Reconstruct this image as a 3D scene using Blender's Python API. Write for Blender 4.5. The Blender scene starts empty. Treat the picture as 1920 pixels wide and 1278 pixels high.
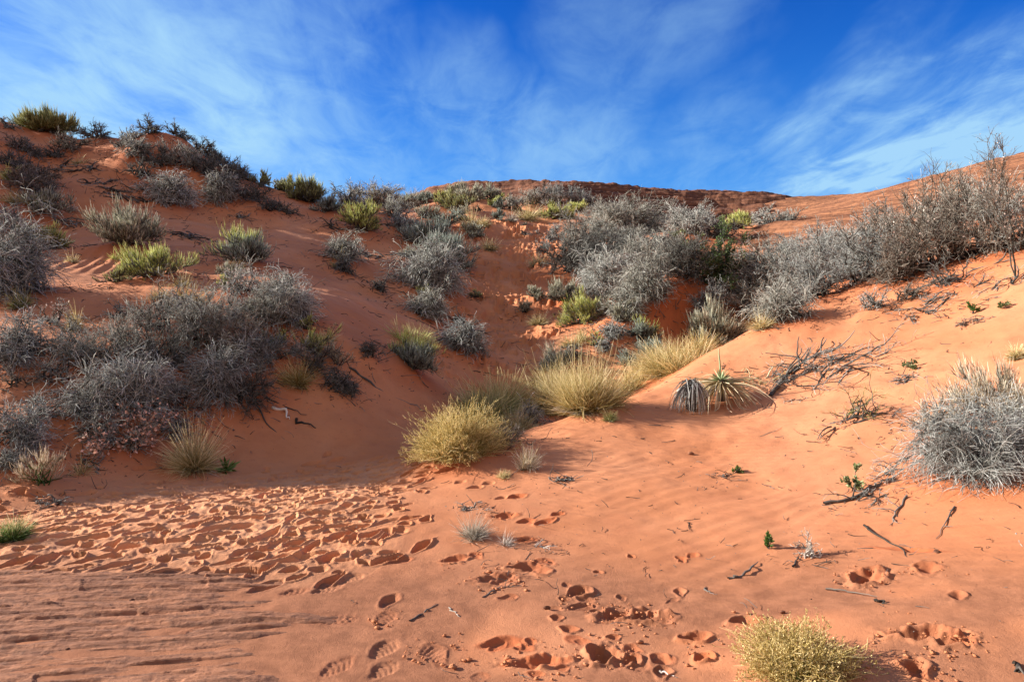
import bpy, math, random
import numpy as np

# ------------------------------------------------------------------ camera, sky, sun, exposure
SC = bpy.context.scene
COL = SC.collection
EYE = 1.6
PITCH = math.radians(3.0)
FPX = 1280.0                      # 24 mm lens on a 36 mm sensor, measured on a 1920 px wide frame
cam = bpy.data.cameras.new('camera')
cam.lens = 24.0
cam.sensor_width = 36.0
cam.clip_start = 0.05
cam.clip_end = 8000.0
cam_ob = bpy.data.objects.new('camera', cam)
cam_ob.location = (0, 0, EYE)
cam_ob.rotation_euler = (math.pi / 2 - PITCH, 0, 0)
COL.objects.link(cam_ob)
SC.camera = cam_ob

SUN_EL = math.radians(20.0)
SUN_AZ = math.radians(-77.0)      # compass style: 0 = +Y (view direction), -90 = from the left
sv = np.array([math.sin(SUN_AZ) * math.cos(SUN_EL), math.cos(SUN_AZ) * math.cos(SUN_EL), math.sin(SUN_EL)])
sun = bpy.data.lights.new('sun', 'SUN')
sun.energy = 5.0
sun.angle = math.radians(0.5)
sun.color = (1.0, 0.95, 0.83)
sun_ob = bpy.data.objects.new('sun', sun)
sun_ob.rotation_euler = (math.pi / 2 - SUN_EL, 0, -SUN_AZ + math.pi)
COL.objects.link(sun_ob)

SC.view_settings.view_transform = 'Standard'
SC.view_settings.look = 'None'
SC.view_settings.exposure = 1.2
SC.view_settings.gamma = 1.0
SC.render.engine = 'CYCLES'
SC.cycles.max_bounces = 6
SC.cycles.diffuse_bounces = 3
SC.cycles.transparent_max_bounces = 4


class NT:
    """small helper to write node trees"""
    def __init__(s, tree):
        s.t = tree
        for n in list(tree.nodes):
            tree.nodes.remove(n)

    def n(s, kind, **kw):
        nd = s.t.nodes.new(kind)
        for k, v in kw.items():
            if k.startswith('i_'):
                nd.inputs[k[2:].replace('__', ' ')].default_value = v
            else:
                setattr(nd, k, v)
        return nd

    def l(s, a, b):
        s.t.links.new(a, b)

    def val(s, x, sock):
        if hasattr(x, 'links'):
            s.l(x, sock)
        else:
            sock.default_value = x

    def math(s, op, a, b=0.0, c=0.0, clamp=False):
        m = s.n('ShaderNodeMath', operation=op, use_clamp=clamp)
        s.val(a, m.inputs[0]); s.val(b, m.inputs[1]); s.val(c, m.inputs[2])
        return m.outputs[0]

    def mix(s, f, a, b, blend='MIX'):
        m = s.n('ShaderNodeMix', data_type='RGBA', blend_type=blend)
        s.val(f, m.inputs[0]); s.val(a, m.inputs[6]); s.val(b, m.inputs[7])
        return m.outputs[2]

    def ramp(s, f, lo, hi):
        m = s.n('ShaderNodeMapRange', interpolation_type='SMOOTHSTEP')
        s.val(f, m.inputs[0]); m.inputs[1].default_value = lo; m.inputs[2].default_value = hi
        return m.outputs[0]

    def noise(s, vec, scale, detail=4.0, rough=0.55, dist=0.0):
        m = s.n('ShaderNodeTexNoise')
        s.l(vec, m.inputs['Vector'])
        m.inputs['Scale'].default_value = scale
        m.inputs['Detail'].default_value = detail
        m.inputs['Roughness'].default_value = rough
        m.inputs['Distortion'].default_value = dist
        return m.outputs[0]


def rgb(r, g, b):
    return (r, g, b, 1.0)


def sky_dir(u, v):
    """direction in the sky seen at a given place of the photograph (for where the cirrus lies)"""
    f = np.array([0, math.cos(PITCH), -math.sin(PITCH)])
    up = np.array([0, math.sin(PITCH), math.cos(PITCH)])
    d = f + np.array([1, 0, 0]) * (u - 960) / FPX + up * (639 - v) / FPX
    return d / np.linalg.norm(d)


def build_world():
    w = bpy.data.worlds.new('World')
    SC.world = w
    w.use_nodes = True
    t = NT(w.node_tree)
    out = t.n('ShaderNodeOutputWorld')
    bg = t.n('ShaderNodeBackground')
    bg.inputs[1].default_value = 0.050
    sky = t.n('ShaderNodeTexSky', sky_type='NISHITA')
    sky.sun_disc = False
    sky.sun_elevation = SUN_EL
    sky.sun_rotation = SUN_AZ
    sky.altitude = 1500.0
    sky.air_density = 1.0
    sky.dust_density = 0.3
    sky.ozone_density = 3.0
    hs = t.n('ShaderNodeHueSaturation')
    hs.inputs['Saturation'].default_value = 1.25
    hs.inputs['Value'].default_value = 1.0
    t.l(sky.outputs[0], hs.inputs['Color'])
    deep = t.mix(1.0, hs.outputs[0], rgb(0.15, 0.78, 1.62), 'MULTIPLY')
    geo = t.n('ShaderNodeTexCoord')
    d = geo.outputs['Generated']
    sep = t.n('ShaderNodeSeparateXYZ')
    t.l(d, sep.inputs[0])
    dz = t.math('ADD', sep.outputs[2], 0.12)
    dz = t.math('MAXIMUM', dz, 0.03)
    px = t.math('DIVIDE', sep.outputs[0], dz)
    py = t.math('DIVIDE', sep.outputs[1], dz)
    cb = t.n('ShaderNodeCombineXYZ')
    t.l(px, cb.inputs[0]); t.l(py, cb.inputs[1])
    # cirrus: long streaks in a cloud layer, broken up by finer noise
    mp = t.n('ShaderNodeMapping')
    t.l(cb.outputs[0], mp.inputs[0])
    mp.inputs['Rotation'].default_value = (0, 0, math.radians(14))
    mp.inputs['Scale'].default_value = (0.95, 0.36, 1)
    streak = t.noise(mp.outputs[0], 1.15, 9.0, 0.58, 1.0)
    mp2 = t.n('ShaderNodeMapping')
    t.l(cb.outputs[0], mp2.inputs[0])
    mp2.inputs['Rotation'].default_value = (0, 0, math.radians(30))
    mp2.inputs['Scale'].default_value = (1.6, 0.8, 1)
    mp2.inputs['Location'].default_value = (3.1, 1.7, 0)
    fine = t.noise(mp2.outputs[0], 3.2, 8.0, 0.62, 0.6)
    tex = t.math('ADD', t.math('MULTIPLY', streak, 0.62), t.math('MULTIPLY', fine, 0.38))
    # broad banks of cloud at their places in the sky, with ragged edges
    wn = t.n('ShaderNodeTexNoise')
    t.l(mp.outputs[0], wn.inputs['Vector']); wn.inputs['Scale'].default_value = 2.0; wn.inputs['Detail'].default_value = 5.0
    off = t.n('ShaderNodeVectorMath', operation='MULTIPLY_ADD')
    t.l(wn.outputs['Color'], off.inputs[0]); off.inputs[1].default_value = (.30, .30, .30); t.l(d, off.inputs[2])
    off2 = t.n('ShaderNodeVectorMath', operation='SUBTRACT'); t.l(off.outputs[0], off2.inputs[0]); off2.inputs[1].default_value = (.15, .15, .15)
    nrm = t.n('ShaderNodeVectorMath', operation='NORMALIZE'); t.l(off2.outputs[0], nrm.inputs[0])
    cover = None
    banks = [(sky_dir(u, v), c0, c1, wgt) for (u, v, c0, c1, wgt) in (
        (20, 200, 0.94, 0.998, 0.85), (300, 330, 0.955, 0.998, 1.0), (560, 340, 0.978, 0.999, 0.6), (520, 90, 0.978, 0.998, 0.5),
        (850, 210, 0.987, 0.999, 0.5), (1190, 20, 0.986, 0.998, 0.3), (1680, 330, 0.982, 0.999, 1.5), (1830, 320, 0.980, 0.999, 1.6), (1950, 290, 0.984, 0.999, 1.2), (1560, 370, 0.99, 0.9995, 1.0),
        (1040, 295, 0.988, 0.9995, 0.5), (1350, 380, 0.985, 0.9995, 0.35))]
    # added out of view as neutral fill: bright cloud overhead, behind and round the sun
    banks += [(np.array([0, -.75, .66]), 0.0, 0.75, 1.5), (np.array([-.95, -.15, .3]), 0.72, 0.97, 1.2)]
    for (v3, c0, c1, wgt) in banks:
        dot = t.n('ShaderNodeVectorMath', operation='DOT_PRODUCT')
        t.l(nrm.outputs[0], dot.inputs[0])
        dot.inputs[1].default_value = tuple(v3)
        m = t.math('MULTIPLY', t.ramp(dot.outputs['Value'], c0, c1), wgt)
        cover = m if cover is None else t.math('MAXIMUM', cover, m)
    cover = t.math('ADD', cover, 0.015)
    dens = t.ramp(tex, 0.33, 0.66)
    cl = t.math('MULTIPLY', t.math('ADD', t.math('MULTIPLY', dens, 1.1), 0.07), cover, clamp=True)
    haze = t.ramp(sep.outputs[2], 0.42, 0.02)
    cl2 = t.math('MULTIPLY', cl, 0.95, clamp=True)
    blue = t.mix(t.math('MULTIPLY', haze, 0.45), deep, rgb(1.2, 4.3, 8.2))
    front = t.ramp(sep.outputs[1], -0.25, 0.15)
    col = t.mix(cl2, blue, t.mix(front, rgb(5.2, 4.4, 3.5), rgb(3.5, 6.1, 8.5)))
    t.l(col, bg.inputs[0])
    t.l(bg.outputs[0], out.inputs[0])


build_world()

# ------------------------------------------------------------------ numeric helpers
def smooth(a, b, x):
    t = np.clip((x - a) / (b - a), 0, 1)
    return t * t * (3 - 2 * t)


def _hash(ix, iy, seed):
    n = (ix.astype(np.int64) * 374761393 + iy.astype(np.int64) * 668265263 + seed * 982451653) & 0xffffffff
    n = ((n ^ (n >> 13)) * 1274126177) & 0xffffffff
    n = (n ^ (n >> 16)) & 0xffffffff
    return n.astype(np.float64) / 4294967295.0


def vnoise(x, y, seed=0):
    ix = np.floor(x); iy = np.floor(y)
    fx = x - ix; fy = y - iy
    fx = fx * fx * fx * (fx * (fx * 6 - 15) + 10); fy = fy * fy * fy * (fy * (fy * 6 - 15) + 10)
    a = _hash(ix, iy, seed); b = _hash(ix + 1, iy, seed)
    c = _hash(ix, iy + 1, seed); e = _hash(ix + 1, iy + 1, seed)
    return (a * (1 - fx) + b * fx) * (1 - fy) + (c * (1 - fx) + e * fx) * fy - 0.5


def fbm(x, y, octaves=4, seed=0, gain=0.5):
    s = np.zeros_like(x); amp = 1.0
    for o in range(octaves):
        s += amp * vnoise(x, y, seed + o * 17)
        x = x * 2.03 + 11.3; y = y * 2.03 - 7.1; amp *= gain
    return s


def pix_dir(u, v):
    fy = math.cos(PITCH) + (639 - v) / FPX * math.sin(PITCH)
    fz = -math.sin(PITCH) + (639 - v) / FPX * math.cos(PITCH)
    return (u - 960) / FPX / fy, fz / fy          # x and z per metre of depth


def at_depth(u, v, d):
    a, b = pix_dir(u, v)
    return a * d, d, EYE + b * d

# ------------------------------------------------------------------ shape of the land
# places read off the photograph with an estimated distance (metres along the view)
CTRL = [
 # near ground and wash floor
 (0,1278,2.83),(500,1278,2.83),(960,1278,2.83),(1400,1278,2.8),(300,1100,3.8),(800,1100,3.8),(100,1000,4.6),(500,1000,4.65),
 (900,1000,4.65),(300,930,5.5),(600,930,5.55),(850,930,5.6),(0,960,5.1),
 # right-hand dune, near side
 (1900,1250,2.6),(1900,1100,3.25),(1900,1000,3.85),(1900,900,4.6),(1900,800,5.4),(1900,700,6.3),(1900,620,7.2),(1900,560,8.0),(1900,500,9.0),
 (1600,1250,2.75),(1600,1100,3.55),(1600,950,4.75),(1600,850,5.8),(1600,760,6.9),(1600,680,8.1),(1600,620,9.2),(1600,570,10.3),
 (1300,1100,3.75),(1300,950,5.1),(1300,850,6.5),(1300,780,7.6),(1300,720,8.7),(1750,600,8.6),(1750,540,9.8),(1450,700,8.6),(1450,800,6.9),
 # its crest against the gully
 (780,875,6.8),(900,840,7.3),(1000,805,7.8),(1100,775,8.2),(1185,745,8.7),(1290,695,9.4),(1350,655,10.0),(1430,612,10.9),(1540,560,11.6),
 # bottom of the wash
 (750,850,7.3),(800,800,8.6),(850,750,10.0),(880,710,11.8),(960,690,12.9),(940,640,15.5),(950,590,18),(950,540,21),(955,480,25),(950,430,31),(940,400,36),
 (850,378,40),
 # left bank
 (200,925,5.7),(350,890,6.4),(550,868,7.0),(680,850,7.3),(100,810,6.3),(100,740,6.9),(100,660,7.7),(30,630,8.1),(300,800,7.0),(300,720,7.6),(300,640,8.35),
 (500,800,7.5),(500,720,8.15),(500,640,9.0),(500,585,9.8),(620,790,7.7),(620,700,8.6),(650,640,9.3),(700,740,8.6),
 (60,592,9.0),(200,590,9.1),(350,580,9.5),
 # benches and hollows above it
 (120,525,12.0),(150,500,14.2),(160,482,14.8),(150,460,16.8),(330,435,19.5),(400,520,13.5),(560,570,10.4),(600,610,9.7),(640,560,12.6),
 (700,540,16.2),(700,480,21),(550,480,18.5),(560,420,23.5),(750,410,29),(850,450,27.5),(800,560,16.8),(740,640,11.5),
 # upper left dune
 (200,350,24),(60,330,25),(150,300,26.8),(0,240,31),(100,250,31),(210,272,31),(300,250,28),(360,270,28.5),(400,310,29),(450,335,30),(500,358,31),
 (600,385,33),(300,330,25.5),(420,400,24),(660,400,33),(720,400,34),(30,420,19.5),
 # middle hill with the thicket
 (1000,400,40),(1100,420,34),(1200,440,31),(1300,450,28),(1050,480,25),(1120,545,20.8),(1180,590,16.6),(1100,610,15.8),(1050,650,14.3),
 (1200,640,14.3),(1220,640,14.5),(1250,632,14.7),(1290,635,14.8),(1225,565,15.5),(1265,550,15.6),(1305,555,15.7),(1285,524,16.4),(1220,535,16.8),(1180,500,23),(1340,520,19.5),(1000,560,19.3),(1020,610,16.8),
 # hollow behind the right dune crest, slabs and rock slope beyond it
 (1340,600,15.5),(1380,480,22),(1450,475,22.5),(1430,452,27),(1560,424,30),(1600,480,14.5),(1700,440,17),(1800,430,16),(1900,430,12.5),(1900,380,18.5),
 (1640,415,30),(1800,380,26),
 # far rock ridge and its sky line
 (800,366,75),(850,353,78),(950,348,80),(1050,352,80),(1150,360,80),(1230,363,82),(1290,376,88),(1340,386,92),(1400,391,96),(1450,382,84),(1560,373,70),
 (1640,366,58),(1700,352,50),(1800,327,42),(1920,302,35),(1000,376,60),(1150,392,60),(1300,408,60),(1400,425,56),(1500,405,50),(1600,395,42),
]
# places the photograph does not show (x, y, z)
HIDDEN = [
 # gully behind the right dune's crest
 (0.95,9.1,0.0),(2.25,10.5,0.30),(3.6,12.3,0.65),(4.9,13.4,1.15),(0.2,8.3,-0.05),
 (1.3,10.0,0.0),(2.4,11.8,0.22),(3.6,13.4,0.65),(0.4,9.2,0.02),
 # back side of the left dune
 (-25,38,7.5),(-16,36,6.5),(-9,42,5.0),(-30,60,6),(-10,60,5),
 # land to the left of the frame: a higher dune that shades the left slope
 (-18.5,20.5,7.6),(-25,23,10.5),(-17,13,3.2),(-12,7,1.3),(-25,12,4.6),(-7,3,0.3),(-32,33,11),(-45,35,12),(-40,10,5),(-20,0,1.0),
 # land to the right of the frame
 (6,3.4,1.1),(8,5.2,2.0),(10,9.5,3.6),(14,12,5.0),(5,1,0.6),(3,1.2,0.2),(20,12,5.5),(20,0,3),(40,30,9.5),(60,20,9),
 # behind the camera
 (0,-5,0),(-8,-8,0),(8,-8,0.4),(0,1,0),(-30,-30,0.5),(30,-30,1.5),(-2,0.5,0),(0,-60,0),
 # beyond the far sky line
 (-20,105,8),(0,105,12),(25,110,12),(45,105,11),(60,80,10),(60,55,10),(-60,80,6),(80,140,6),(0,170,6),(-60,170,3),(100,80,7),
]


def _warp(x, y):
    return np.arctan2(x, y), np.log(np.hypot(x, y) + 1e-6)


def _kern(r2):
    return 0.5 * r2 * np.log(r2 + 1e-12)


def fit_land():
    pts = [at_depth(*c) for c in CTRL] + HIDDEN
    p = np.array(pts, dtype=np.float64)
    a, b = _warp(p[:, 0], p[:, 1])
    g = p[:, 2] / np.hypot(p[:, 0], p[:, 1])
    n = len(p)
    K = _kern((a[:, None] - a[None]) ** 2 + (b[:, None] - b[None]) ** 2) + np.eye(n) * 2e-4
    Q = np.stack([np.ones(n), a, b], 1)
    A = np.zeros((n + 3, n + 3)); A[:n, :n] = K; A[:n, n:] = Q; A[n:, :n] = Q.T
    w = np.linalg.solve(A, np.concatenate([g, np.zeros(3)]))
    return a, b, w


LA, LB, LW = fit_land()


def base_height(x, y):
    x = np.asarray(x, np.float64).ravel(); y = np.asarray(y, np.float64).ravel()
    a, b = _warp(x, y)
    r = np.exp(b)
    out = np.empty_like(a)
    n = len(LA)
    w = LW.astype(np.float32)
    la = LA.astype(np.float32); lb = LB.astype(np.float32)
    for i in range(0, len(a), 40000):
        aa = a[i:i + 40000].astype(np.float32); bb = b[i:i + 40000].astype(np.float32)
        r2 = (aa[:, None] - la[None]) ** 2 + (bb[:, None] - lb[None]) ** 2
        out[i:i + 40000] = _kern(r2) @ w[:n] + LW[n] + LW[n + 1] * aa + LW[n + 2] * bb
    z = out * r
    # beyond the hills and behind the viewer the land levels out
    k = smooth(150, 400, r)
    z = z * (1 - k) - 1.5 * k
    back = smooth(math.radians(100), math.radians(150), np.abs(a)) * smooth(8, 25, r)
    z = z * (1 - back)
    return np.clip(z, -2.0, 40)


MOUNDS = []            # (x, y, height, radius) of the sand caught round each plant


def mound_height(x, y):
    out = np.zeros_like(x)
    for (mx, my, mh, mr) in MOUNDS:
        near = np.nonzero((np.abs(x - mx) < 2.4 * mr) & (np.abs(y - my) < 2.4 * mr))[0]
        if len(near):
            dx = x[near] - mx; dy = y[near] - my
            out[near] = np.maximum(out[near], mh * np.exp(-(dx * dx + dy * dy) / (mr * mr)))
    return out


def ground(x, y):
    """smooth land plus its middle-sized lumps (what plants stand on)"""
    x = np.asarray(x, np.float64).ravel(); y = np.asarray(y, np.float64).ravel()
    r = np.hypot(x, y)
    z = base_height(x, y)
    amp = 0.02 + 0.10 * smooth(6, 25, r)
    z = z + amp * fbm(x / 2.2, y / 2.2, 3, 5) * 1.3
    if len(MOUNDS):
        z = z + mound_height(x, y)
    # hummocky hillside on the left and in the middle
    z = z + 0.05 * smooth(8, 14, r) * smooth(70, 40, r) * fbm(x * 1.1, y * 1.1, 3, 141)
    k = smooth(9, 15, y) * smooth(5.5, 0.5, x - 0.12 * y) * smooth(120, 60, r)
    z = z + k * 0.34 * fbm(x / 1.7 + 31, y / 2.6, 2, 41)
    return z


def hit(u, v, dmin=2.0):
    """where the line of sight through a place of the photograph meets the land"""
    d = np.exp(np.linspace(math.log(dmin), math.log(130), 700))
    a, b = pix_dir(u, v)
    x, y, z = a * d, d, EYE + b * d
    g = ground(x, y)
    below = np.nonzero(z <= g)[0]
    if len(below) == 0:
        k = np.argmin(z - g)
        return x[k], y[k], g[k]
    k = below[0]
    if k == 0:
        return x[0], y[0], g[0]
    e0, e1 = z[k - 1] - g[k - 1], z[k] - g[k]
    f = e0 / (e0 - e1)
    dd = d[k - 1] + f * (d[k] - d[k - 1])
    xx, yy = a * dd, dd
    return xx, yy, float(ground([xx], [yy])[0])


def make_mesh(name, V, F, mat=None, parent=None, attrs=None, smooth_on=True):
    """V (n,3) float, F (m,4) or (m,3) int -> a linked mesh object"""
    me = bpy.data.meshes.new(name)
    V = np.ascontiguousarray(V, np.float32); F = np.ascontiguousarray(F, np.int32)
    me.vertices.add(len(V)); me.vertices.foreach_set('co', V.ravel())
    k = F.shape[1]
    me.loops.add(F.size); me.loops.foreach_set('vertex_index', F.ravel())
    me.polygons.add(len(F))
    me.polygons.foreach_set('loop_start', np.arange(0, F.size, k, dtype=np.int32))
    if smooth_on:
        me.polygons.foreach_set('use_smooth', np.ones(len(F), bool))
    for an, av in (attrs or {}).items():
        at = me.attributes.new(an, 'FLOAT', 'POINT')
        at.data.foreach_set('value', np.ascontiguousarray(av, np.float32))
    me.update(calc_edges=True)
    ob = bpy.data.objects.new(name, me)
    COL.objects.link(ob)
    if mat:
        me.materials.append(mat)
    if parent:
        ob.parent = parent
    return ob


def grid_faces(nr, nc, wrap=False):
    i = np.arange(nr - 1)[:, None]; j = np.arange(nc if wrap else nc - 1)[None]
    j2 = (j + 1) % nc
    return np.stack([i * nc + j, i * nc + j2, (i + 1) * nc + j2, (i + 1) * nc + j], -1).reshape(-1, 4)


# ------------------------------------------------------------------ ground materials
def new_mat(name):
    m = bpy.data.materials.new(name)
    m.use_nodes = True
    t = NT(m.node_tree)
    out = t.n('ShaderNodeOutputMaterial')
    b = t.n('ShaderNodeBsdfPrincipled')
    b.inputs['Roughness'].default_value = 0.9
    b.inputs['Specular IOR Level'].default_value = 0.15
    t.l(b.outputs[0], out.inputs[0])
    return m, t, b, out


def sand_material():
    m, t, b, out = new_mat('red_sand')
    pos = t.n('ShaderNodeNewGeometry').outputs['Position']
    big = t.noise(pos, 0.45, 4, 0.6)
    mid = t.noise(pos, 3.0, 5, 0.6)
    grain = t.noise(pos, 160.0, 3, 0.7)
    c = t.mix(t.ramp(big, 0.3, 0.7), rgb(.520, .190, .084), rgb(.635, .266, .136))
    c = t.mix(t.math('MULTIPLY', t.ramp(mid, 0.45, 0.75), 0.5), c, rgb(.470, .165, .078))
    c = t.mix(t.math('MULTIPLY', t.ramp(t.noise(pos, 14.0, 5, .7), .5, .72), 0.35), c, rgb(.43, .160, .080))
    c = t.mix(t.math('MULTIPLY', t.ramp(grain, 0.52, 0.75), 0.30), c, rgb(.36, .135, .07))
    at = t.n('ShaderNodeAttribute', attribute_name='redder')
    c = t.mix(at.outputs['Fac'], c, rgb(.46, .120, .045))  # deeper red in rough pits, under bushes and on the gully bank
    pk = t.n('ShaderNodeAttribute', attribute_name='near_brown')
    c = t.mix(pk.outputs['Fac'], c, t.mix(t.ramp(t.noise(pos, 9.0, 5, .7), .35, .65), rgb(.26, .105, .056), rgb(.40, .165, .088)))  # darker, browner patches over the near foreground
    dry = t.n('ShaderNodeAttribute', attribute_name='dry')
    c = t.mix(dry.outputs['Fac'], c, rgb(.80, .40, .215))  # paler dry churned sand, its sunlit brightness also put into the colour
    t.l(c, b.inputs['Base Color'])
    b.inputs['Roughness'].default_value = 0.95
    # grain and small wind ripples
    mp = t.n('ShaderNodeMapping'); t.l(pos, mp.inputs[0])
    mp.inputs['Rotation'].default_value = (0, 0, math.radians(28))
    wv = t.n('ShaderNodeTexWave', wave_type='BANDS', bands_direction='Y', wave_profile='SIN')
    t.l(mp.outputs[0], wv.inputs['Vector'])
    wv.inputs['Scale'].default_value = 3.4; wv.inputs['Distortion'].default_value = 4.5
    wv.inputs['Detail'].default_value = 2.0; wv.inputs['Detail Scale'].default_value = 0.6
    rm = t.n('ShaderNodeAttribute', attribute_name='ripple')
    h = t.math('MULTIPLY', t.math('MULTIPLY', wv.outputs['Fac'], rm.outputs['Fac']), 0.006)
    h = t.math('ADD', h, t.math('MULTIPLY', t.noise(pos, 40.0, 6, 0.8), 0.0075))
    h = t.math('ADD', h, t.math('MULTIPLY', grain, 0.0022))
    bp = t.n('ShaderNodeBump')
    bp.inputs['Distance'].default_value = 1.0
    bp.inputs['Strength'].default_value = 0.8
    t.l(h, bp.inputs['Height'])
    t.l(bp.outputs[0], b.inputs['Normal'])
    return m


def rock_material(name, c_a, c_b, c_c, scale, band):
    m, t, b, out = new_mat(name)
    pos = t.n('ShaderNodeNewGeometry').outputs['Position']
    mp = t.n('ShaderNodeMapping'); t.l(pos, mp.inputs[0])
    mp.inputs['Scale'].default_value = band
    s = t.noise(mp.outputs[0], scale, 6, 0.62, 0.4)
    n2 = t.noise(pos, scale * 2.2, 5, 0.65)
    c = t.mix(t.ramp(s, 0.36, 0.64), c_a, c_b)
    c = t.mix(t.math('MULTIPLY', t.ramp(n2, 0.5, 0.72), 0.7), c, c_c)
    t.l(c, b.inputs['Base Color'])
    bp = t.n('ShaderNodeBump')
    bp.inputs['Strength'].default_value = 0.9
    bp.inputs['Distance'].default_value = 0.12 / scale * 2
    t.l(t.math('ADD', s, t.math('MULTIPLY', n2, 0.4)), bp.inputs['Height'])
    t.l(bp.outputs[0], b.inputs['Normal'])
    return m


M_SAND = sand_material()
M_SLAB = rock_material('brown_bedrock', rgb(.25, .110, .066), rgb(.42, .180, .098), rgb(.165, .083, .055), 9.0, (0.35, 2.2, 3.0))
M_RIDGE = rock_material('layered_sandstone', rgb(.095, .040, .027), rgb(.26, .112, .066), rgb(.050, .026, .021), 0.8, (0.25, 0.25, 5.0))
M_SLOPE = rock_material('orange_sandstone', rgb(.17, .070, .040), rgb(.36, .155, .080), rgb(.11, .052, .036), 1.2, (0.30, 0.30, 6.0))

# ------------------------------------------------------------------ the sand: one sheet out to the horizon, with footprints
def build_sand():
    d0 = math.radians(44)
    th = np.concatenate([np.linspace(-math.pi, -d0, 120)[1:-1], np.linspace(-d0, d0, 1400), np.linspace(d0, math.pi, 120)[1:]])
    rr = np.concatenate([np.geomspace(0.02, 2.3, 40)[:-1], np.geomspace(2.3, 9, 620)[:-1], np.geomspace(9, 45, 300)[:-1],
                         np.geomspace(45, 150, 90)[:-1], np.geomspace(150, 5000, 30)])
    R, T = np.meshgrid(rr, th, indexing='ij')
    X = R * np.sin(T); Y = R * np.cos(T)
    sh = X.shape
    xf, yf = X.ravel(), Y.ravel()
    Z = ground(xf, yf).reshape(sh)
    ripple = np.zeros(sh); redder = np.zeros(sh); dry = np.zeros(sh)
    nr_ = R < 9
    near_brown = np.zeros(sh)
    xx, yy = X[nr_], Y[nr_]
    near_brown[nr_] = 0.85 * smooth(4.9, 3.5, yy + .55 * fbm(xx * .7, yy * .7, 3, 222) + .25 * np.maximum(xx - .8, 0)) * smooth(-.2, .25, fbm(xx * 1.6, yy * 1.6, 3, 230) + .22) * smooth(-60, -59, yy)
    near_brown *= np.abs(T) < 1.2
    near = R < 26
    # small lumps
    lump = 0.014 * fbm(xf * 2.6, yf * 2.6, 3, 90).reshape(sh) * np.clip(R / 4, .4, 2.5)
    Z += np.where(R < 60, lump, 0)
    ln = np.log(rr)

    def window(cx, cy, rad):
        r = math.hypot(cx, cy); a = math.atan2(cx, cy)
        i0, i1 = np.searchsorted(rr, [r - rad, r + rad]); j0, j1 = np.searchsorted(th, [a - rad / r, a + rad / r])
        return slice(max(i0, 0), i1), slice(max(j0, 0), j1)

    def stamp(cx, cy, ang, L, W, depth, rim=0.35, erase=0.75, tread=0.0, rough=0.0, seed=0, flat=0.5, heel=0.0):
        w = window(cx, cy, L * 1.3)
        x = X[w] - cx; y = Y[w] - cy
        if x.size == 0:
            return
        ca, sa = math.cos(ang), math.sin(ang)
        p = x * ca + y * sa; q = -x * sa + y * ca
        wl = W * (1 + 0.22 * np.sin(p / L * 5.5 + 0.6))            # waisted like a sole
        e = np.sqrt((p / (L / 2)) ** 2 + (q / (wl / 2)) ** 2)
        wob = 0.34 * fbm(X[w] * 15, Y[w] * 15, 2, 7 + seed)
        e = e + wob
        m = smooth(1.05, flat, e)
        rimf = np.exp(-((e - 1.16) / 0.2) ** 2)
        z = Z[w]
        ref = float(z.mean())
        zz = z * (1 - m * erase) + ref * m * erase
        zz = zz - depth * m * (1 + heel * p / L) + rim * depth * rimf * (0.7 + 1.0 * vnoise(X[w] * 9, Y[w] * 9, 3 + seed))
        if tread:
            tr = np.sin(p * 2 * math.pi / 0.034 + 2.2 * np.abs(q) / 0.03) * np.cos(q * 2 * math.pi / 0.05)
            zz += tread * tr * smooth(0.95, 0.75, e)
        if rough:
            zz += rough * 0.42 * fbm(X[w] * 22, Y[w] * 22, 2, 50 + seed) * (smooth(2.0, 1.0, e))
        Z[w] = zz
        redder[w] = np.maximum(redder[w], 0.75 * smooth(1.5, 0.9, e) * (1.0 if rough else 0.0))

    rng = np.random.default_rng(11)
    # the trampled wash floor: a polygon on the ground
    poly = np.array([at_depth(*c)[:2] for c in ((0, 985, 4.85), (130, 940, 5.4), (330, 905, 6.0), (560, 880, 6.7), (770, 858, 7.1), (800, 870, 6.8),
                                                (735, 905, 6.1), (710, 960, 5.2), (690, 1030, 4.4), (620, 1085, 3.95), (480, 1075, 4.0), (330, 1072, 4.0),
                                                (120, 1065, 4.05), (0, 1062, 4.05), (-300, 1062, 4.05), (-300, 1000, 4.7))])

    def inside(px, py):
        c = np.zeros(px.shape, bool)
        n = len(poly)
        for k in range(n):
            x1, y1 = poly[k]; x2, y2 = poly[(k + 1) % n]
            cond = ((y1 > py) != (y2 > py)) & (px < (x2 - x1) * (py - y1) / (y2 - y1 + 1e-12) + x1)
            c ^= cond
        return c
    # churned texture under the prints
    im = np.searchsorted(rr, 3.4), np.searchsorted(rr, 8.2)
    w = (slice(im[0], im[1]), slice(None))
    ins = sum(inside(X[w] + .22 * math.cos(q), Y[w] + .22 * math.sin(q)).astype(float) for q in np.arange(0, 6.2, .52)) / 12
    dry[w] = smooth(4.0, 7.5, Y[w]) * 0 + ins * 0.62 * (0.7 + 0.6 * fbm(X[w] * 3, Y[w] * 3, 2, 15))
    Z[w] += ins * (0.018 * fbm(X[w] * 8, Y[w] * 8, 3, 61) + 0.008 * fbm(X[w] * 22, Y[w] * 22, 3, 63))
    cand = np.stack([rng.uniform(-6, 0.2, 14000), rng.uniform(3.8, 7.6, 14000)], 1)
    cand = cand[inside(cand[:, 0] + rng.normal(0, .16, 14000), cand[:, 1] + rng.normal(0, .16, 14000))]
    kept = []
    for c in cand:
        if all((c[0] - k[0]) ** 2 + (c[1] - k[1]) ** 2 > 0.104 ** 2 for k in kept):
            kept.append(c)
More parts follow.
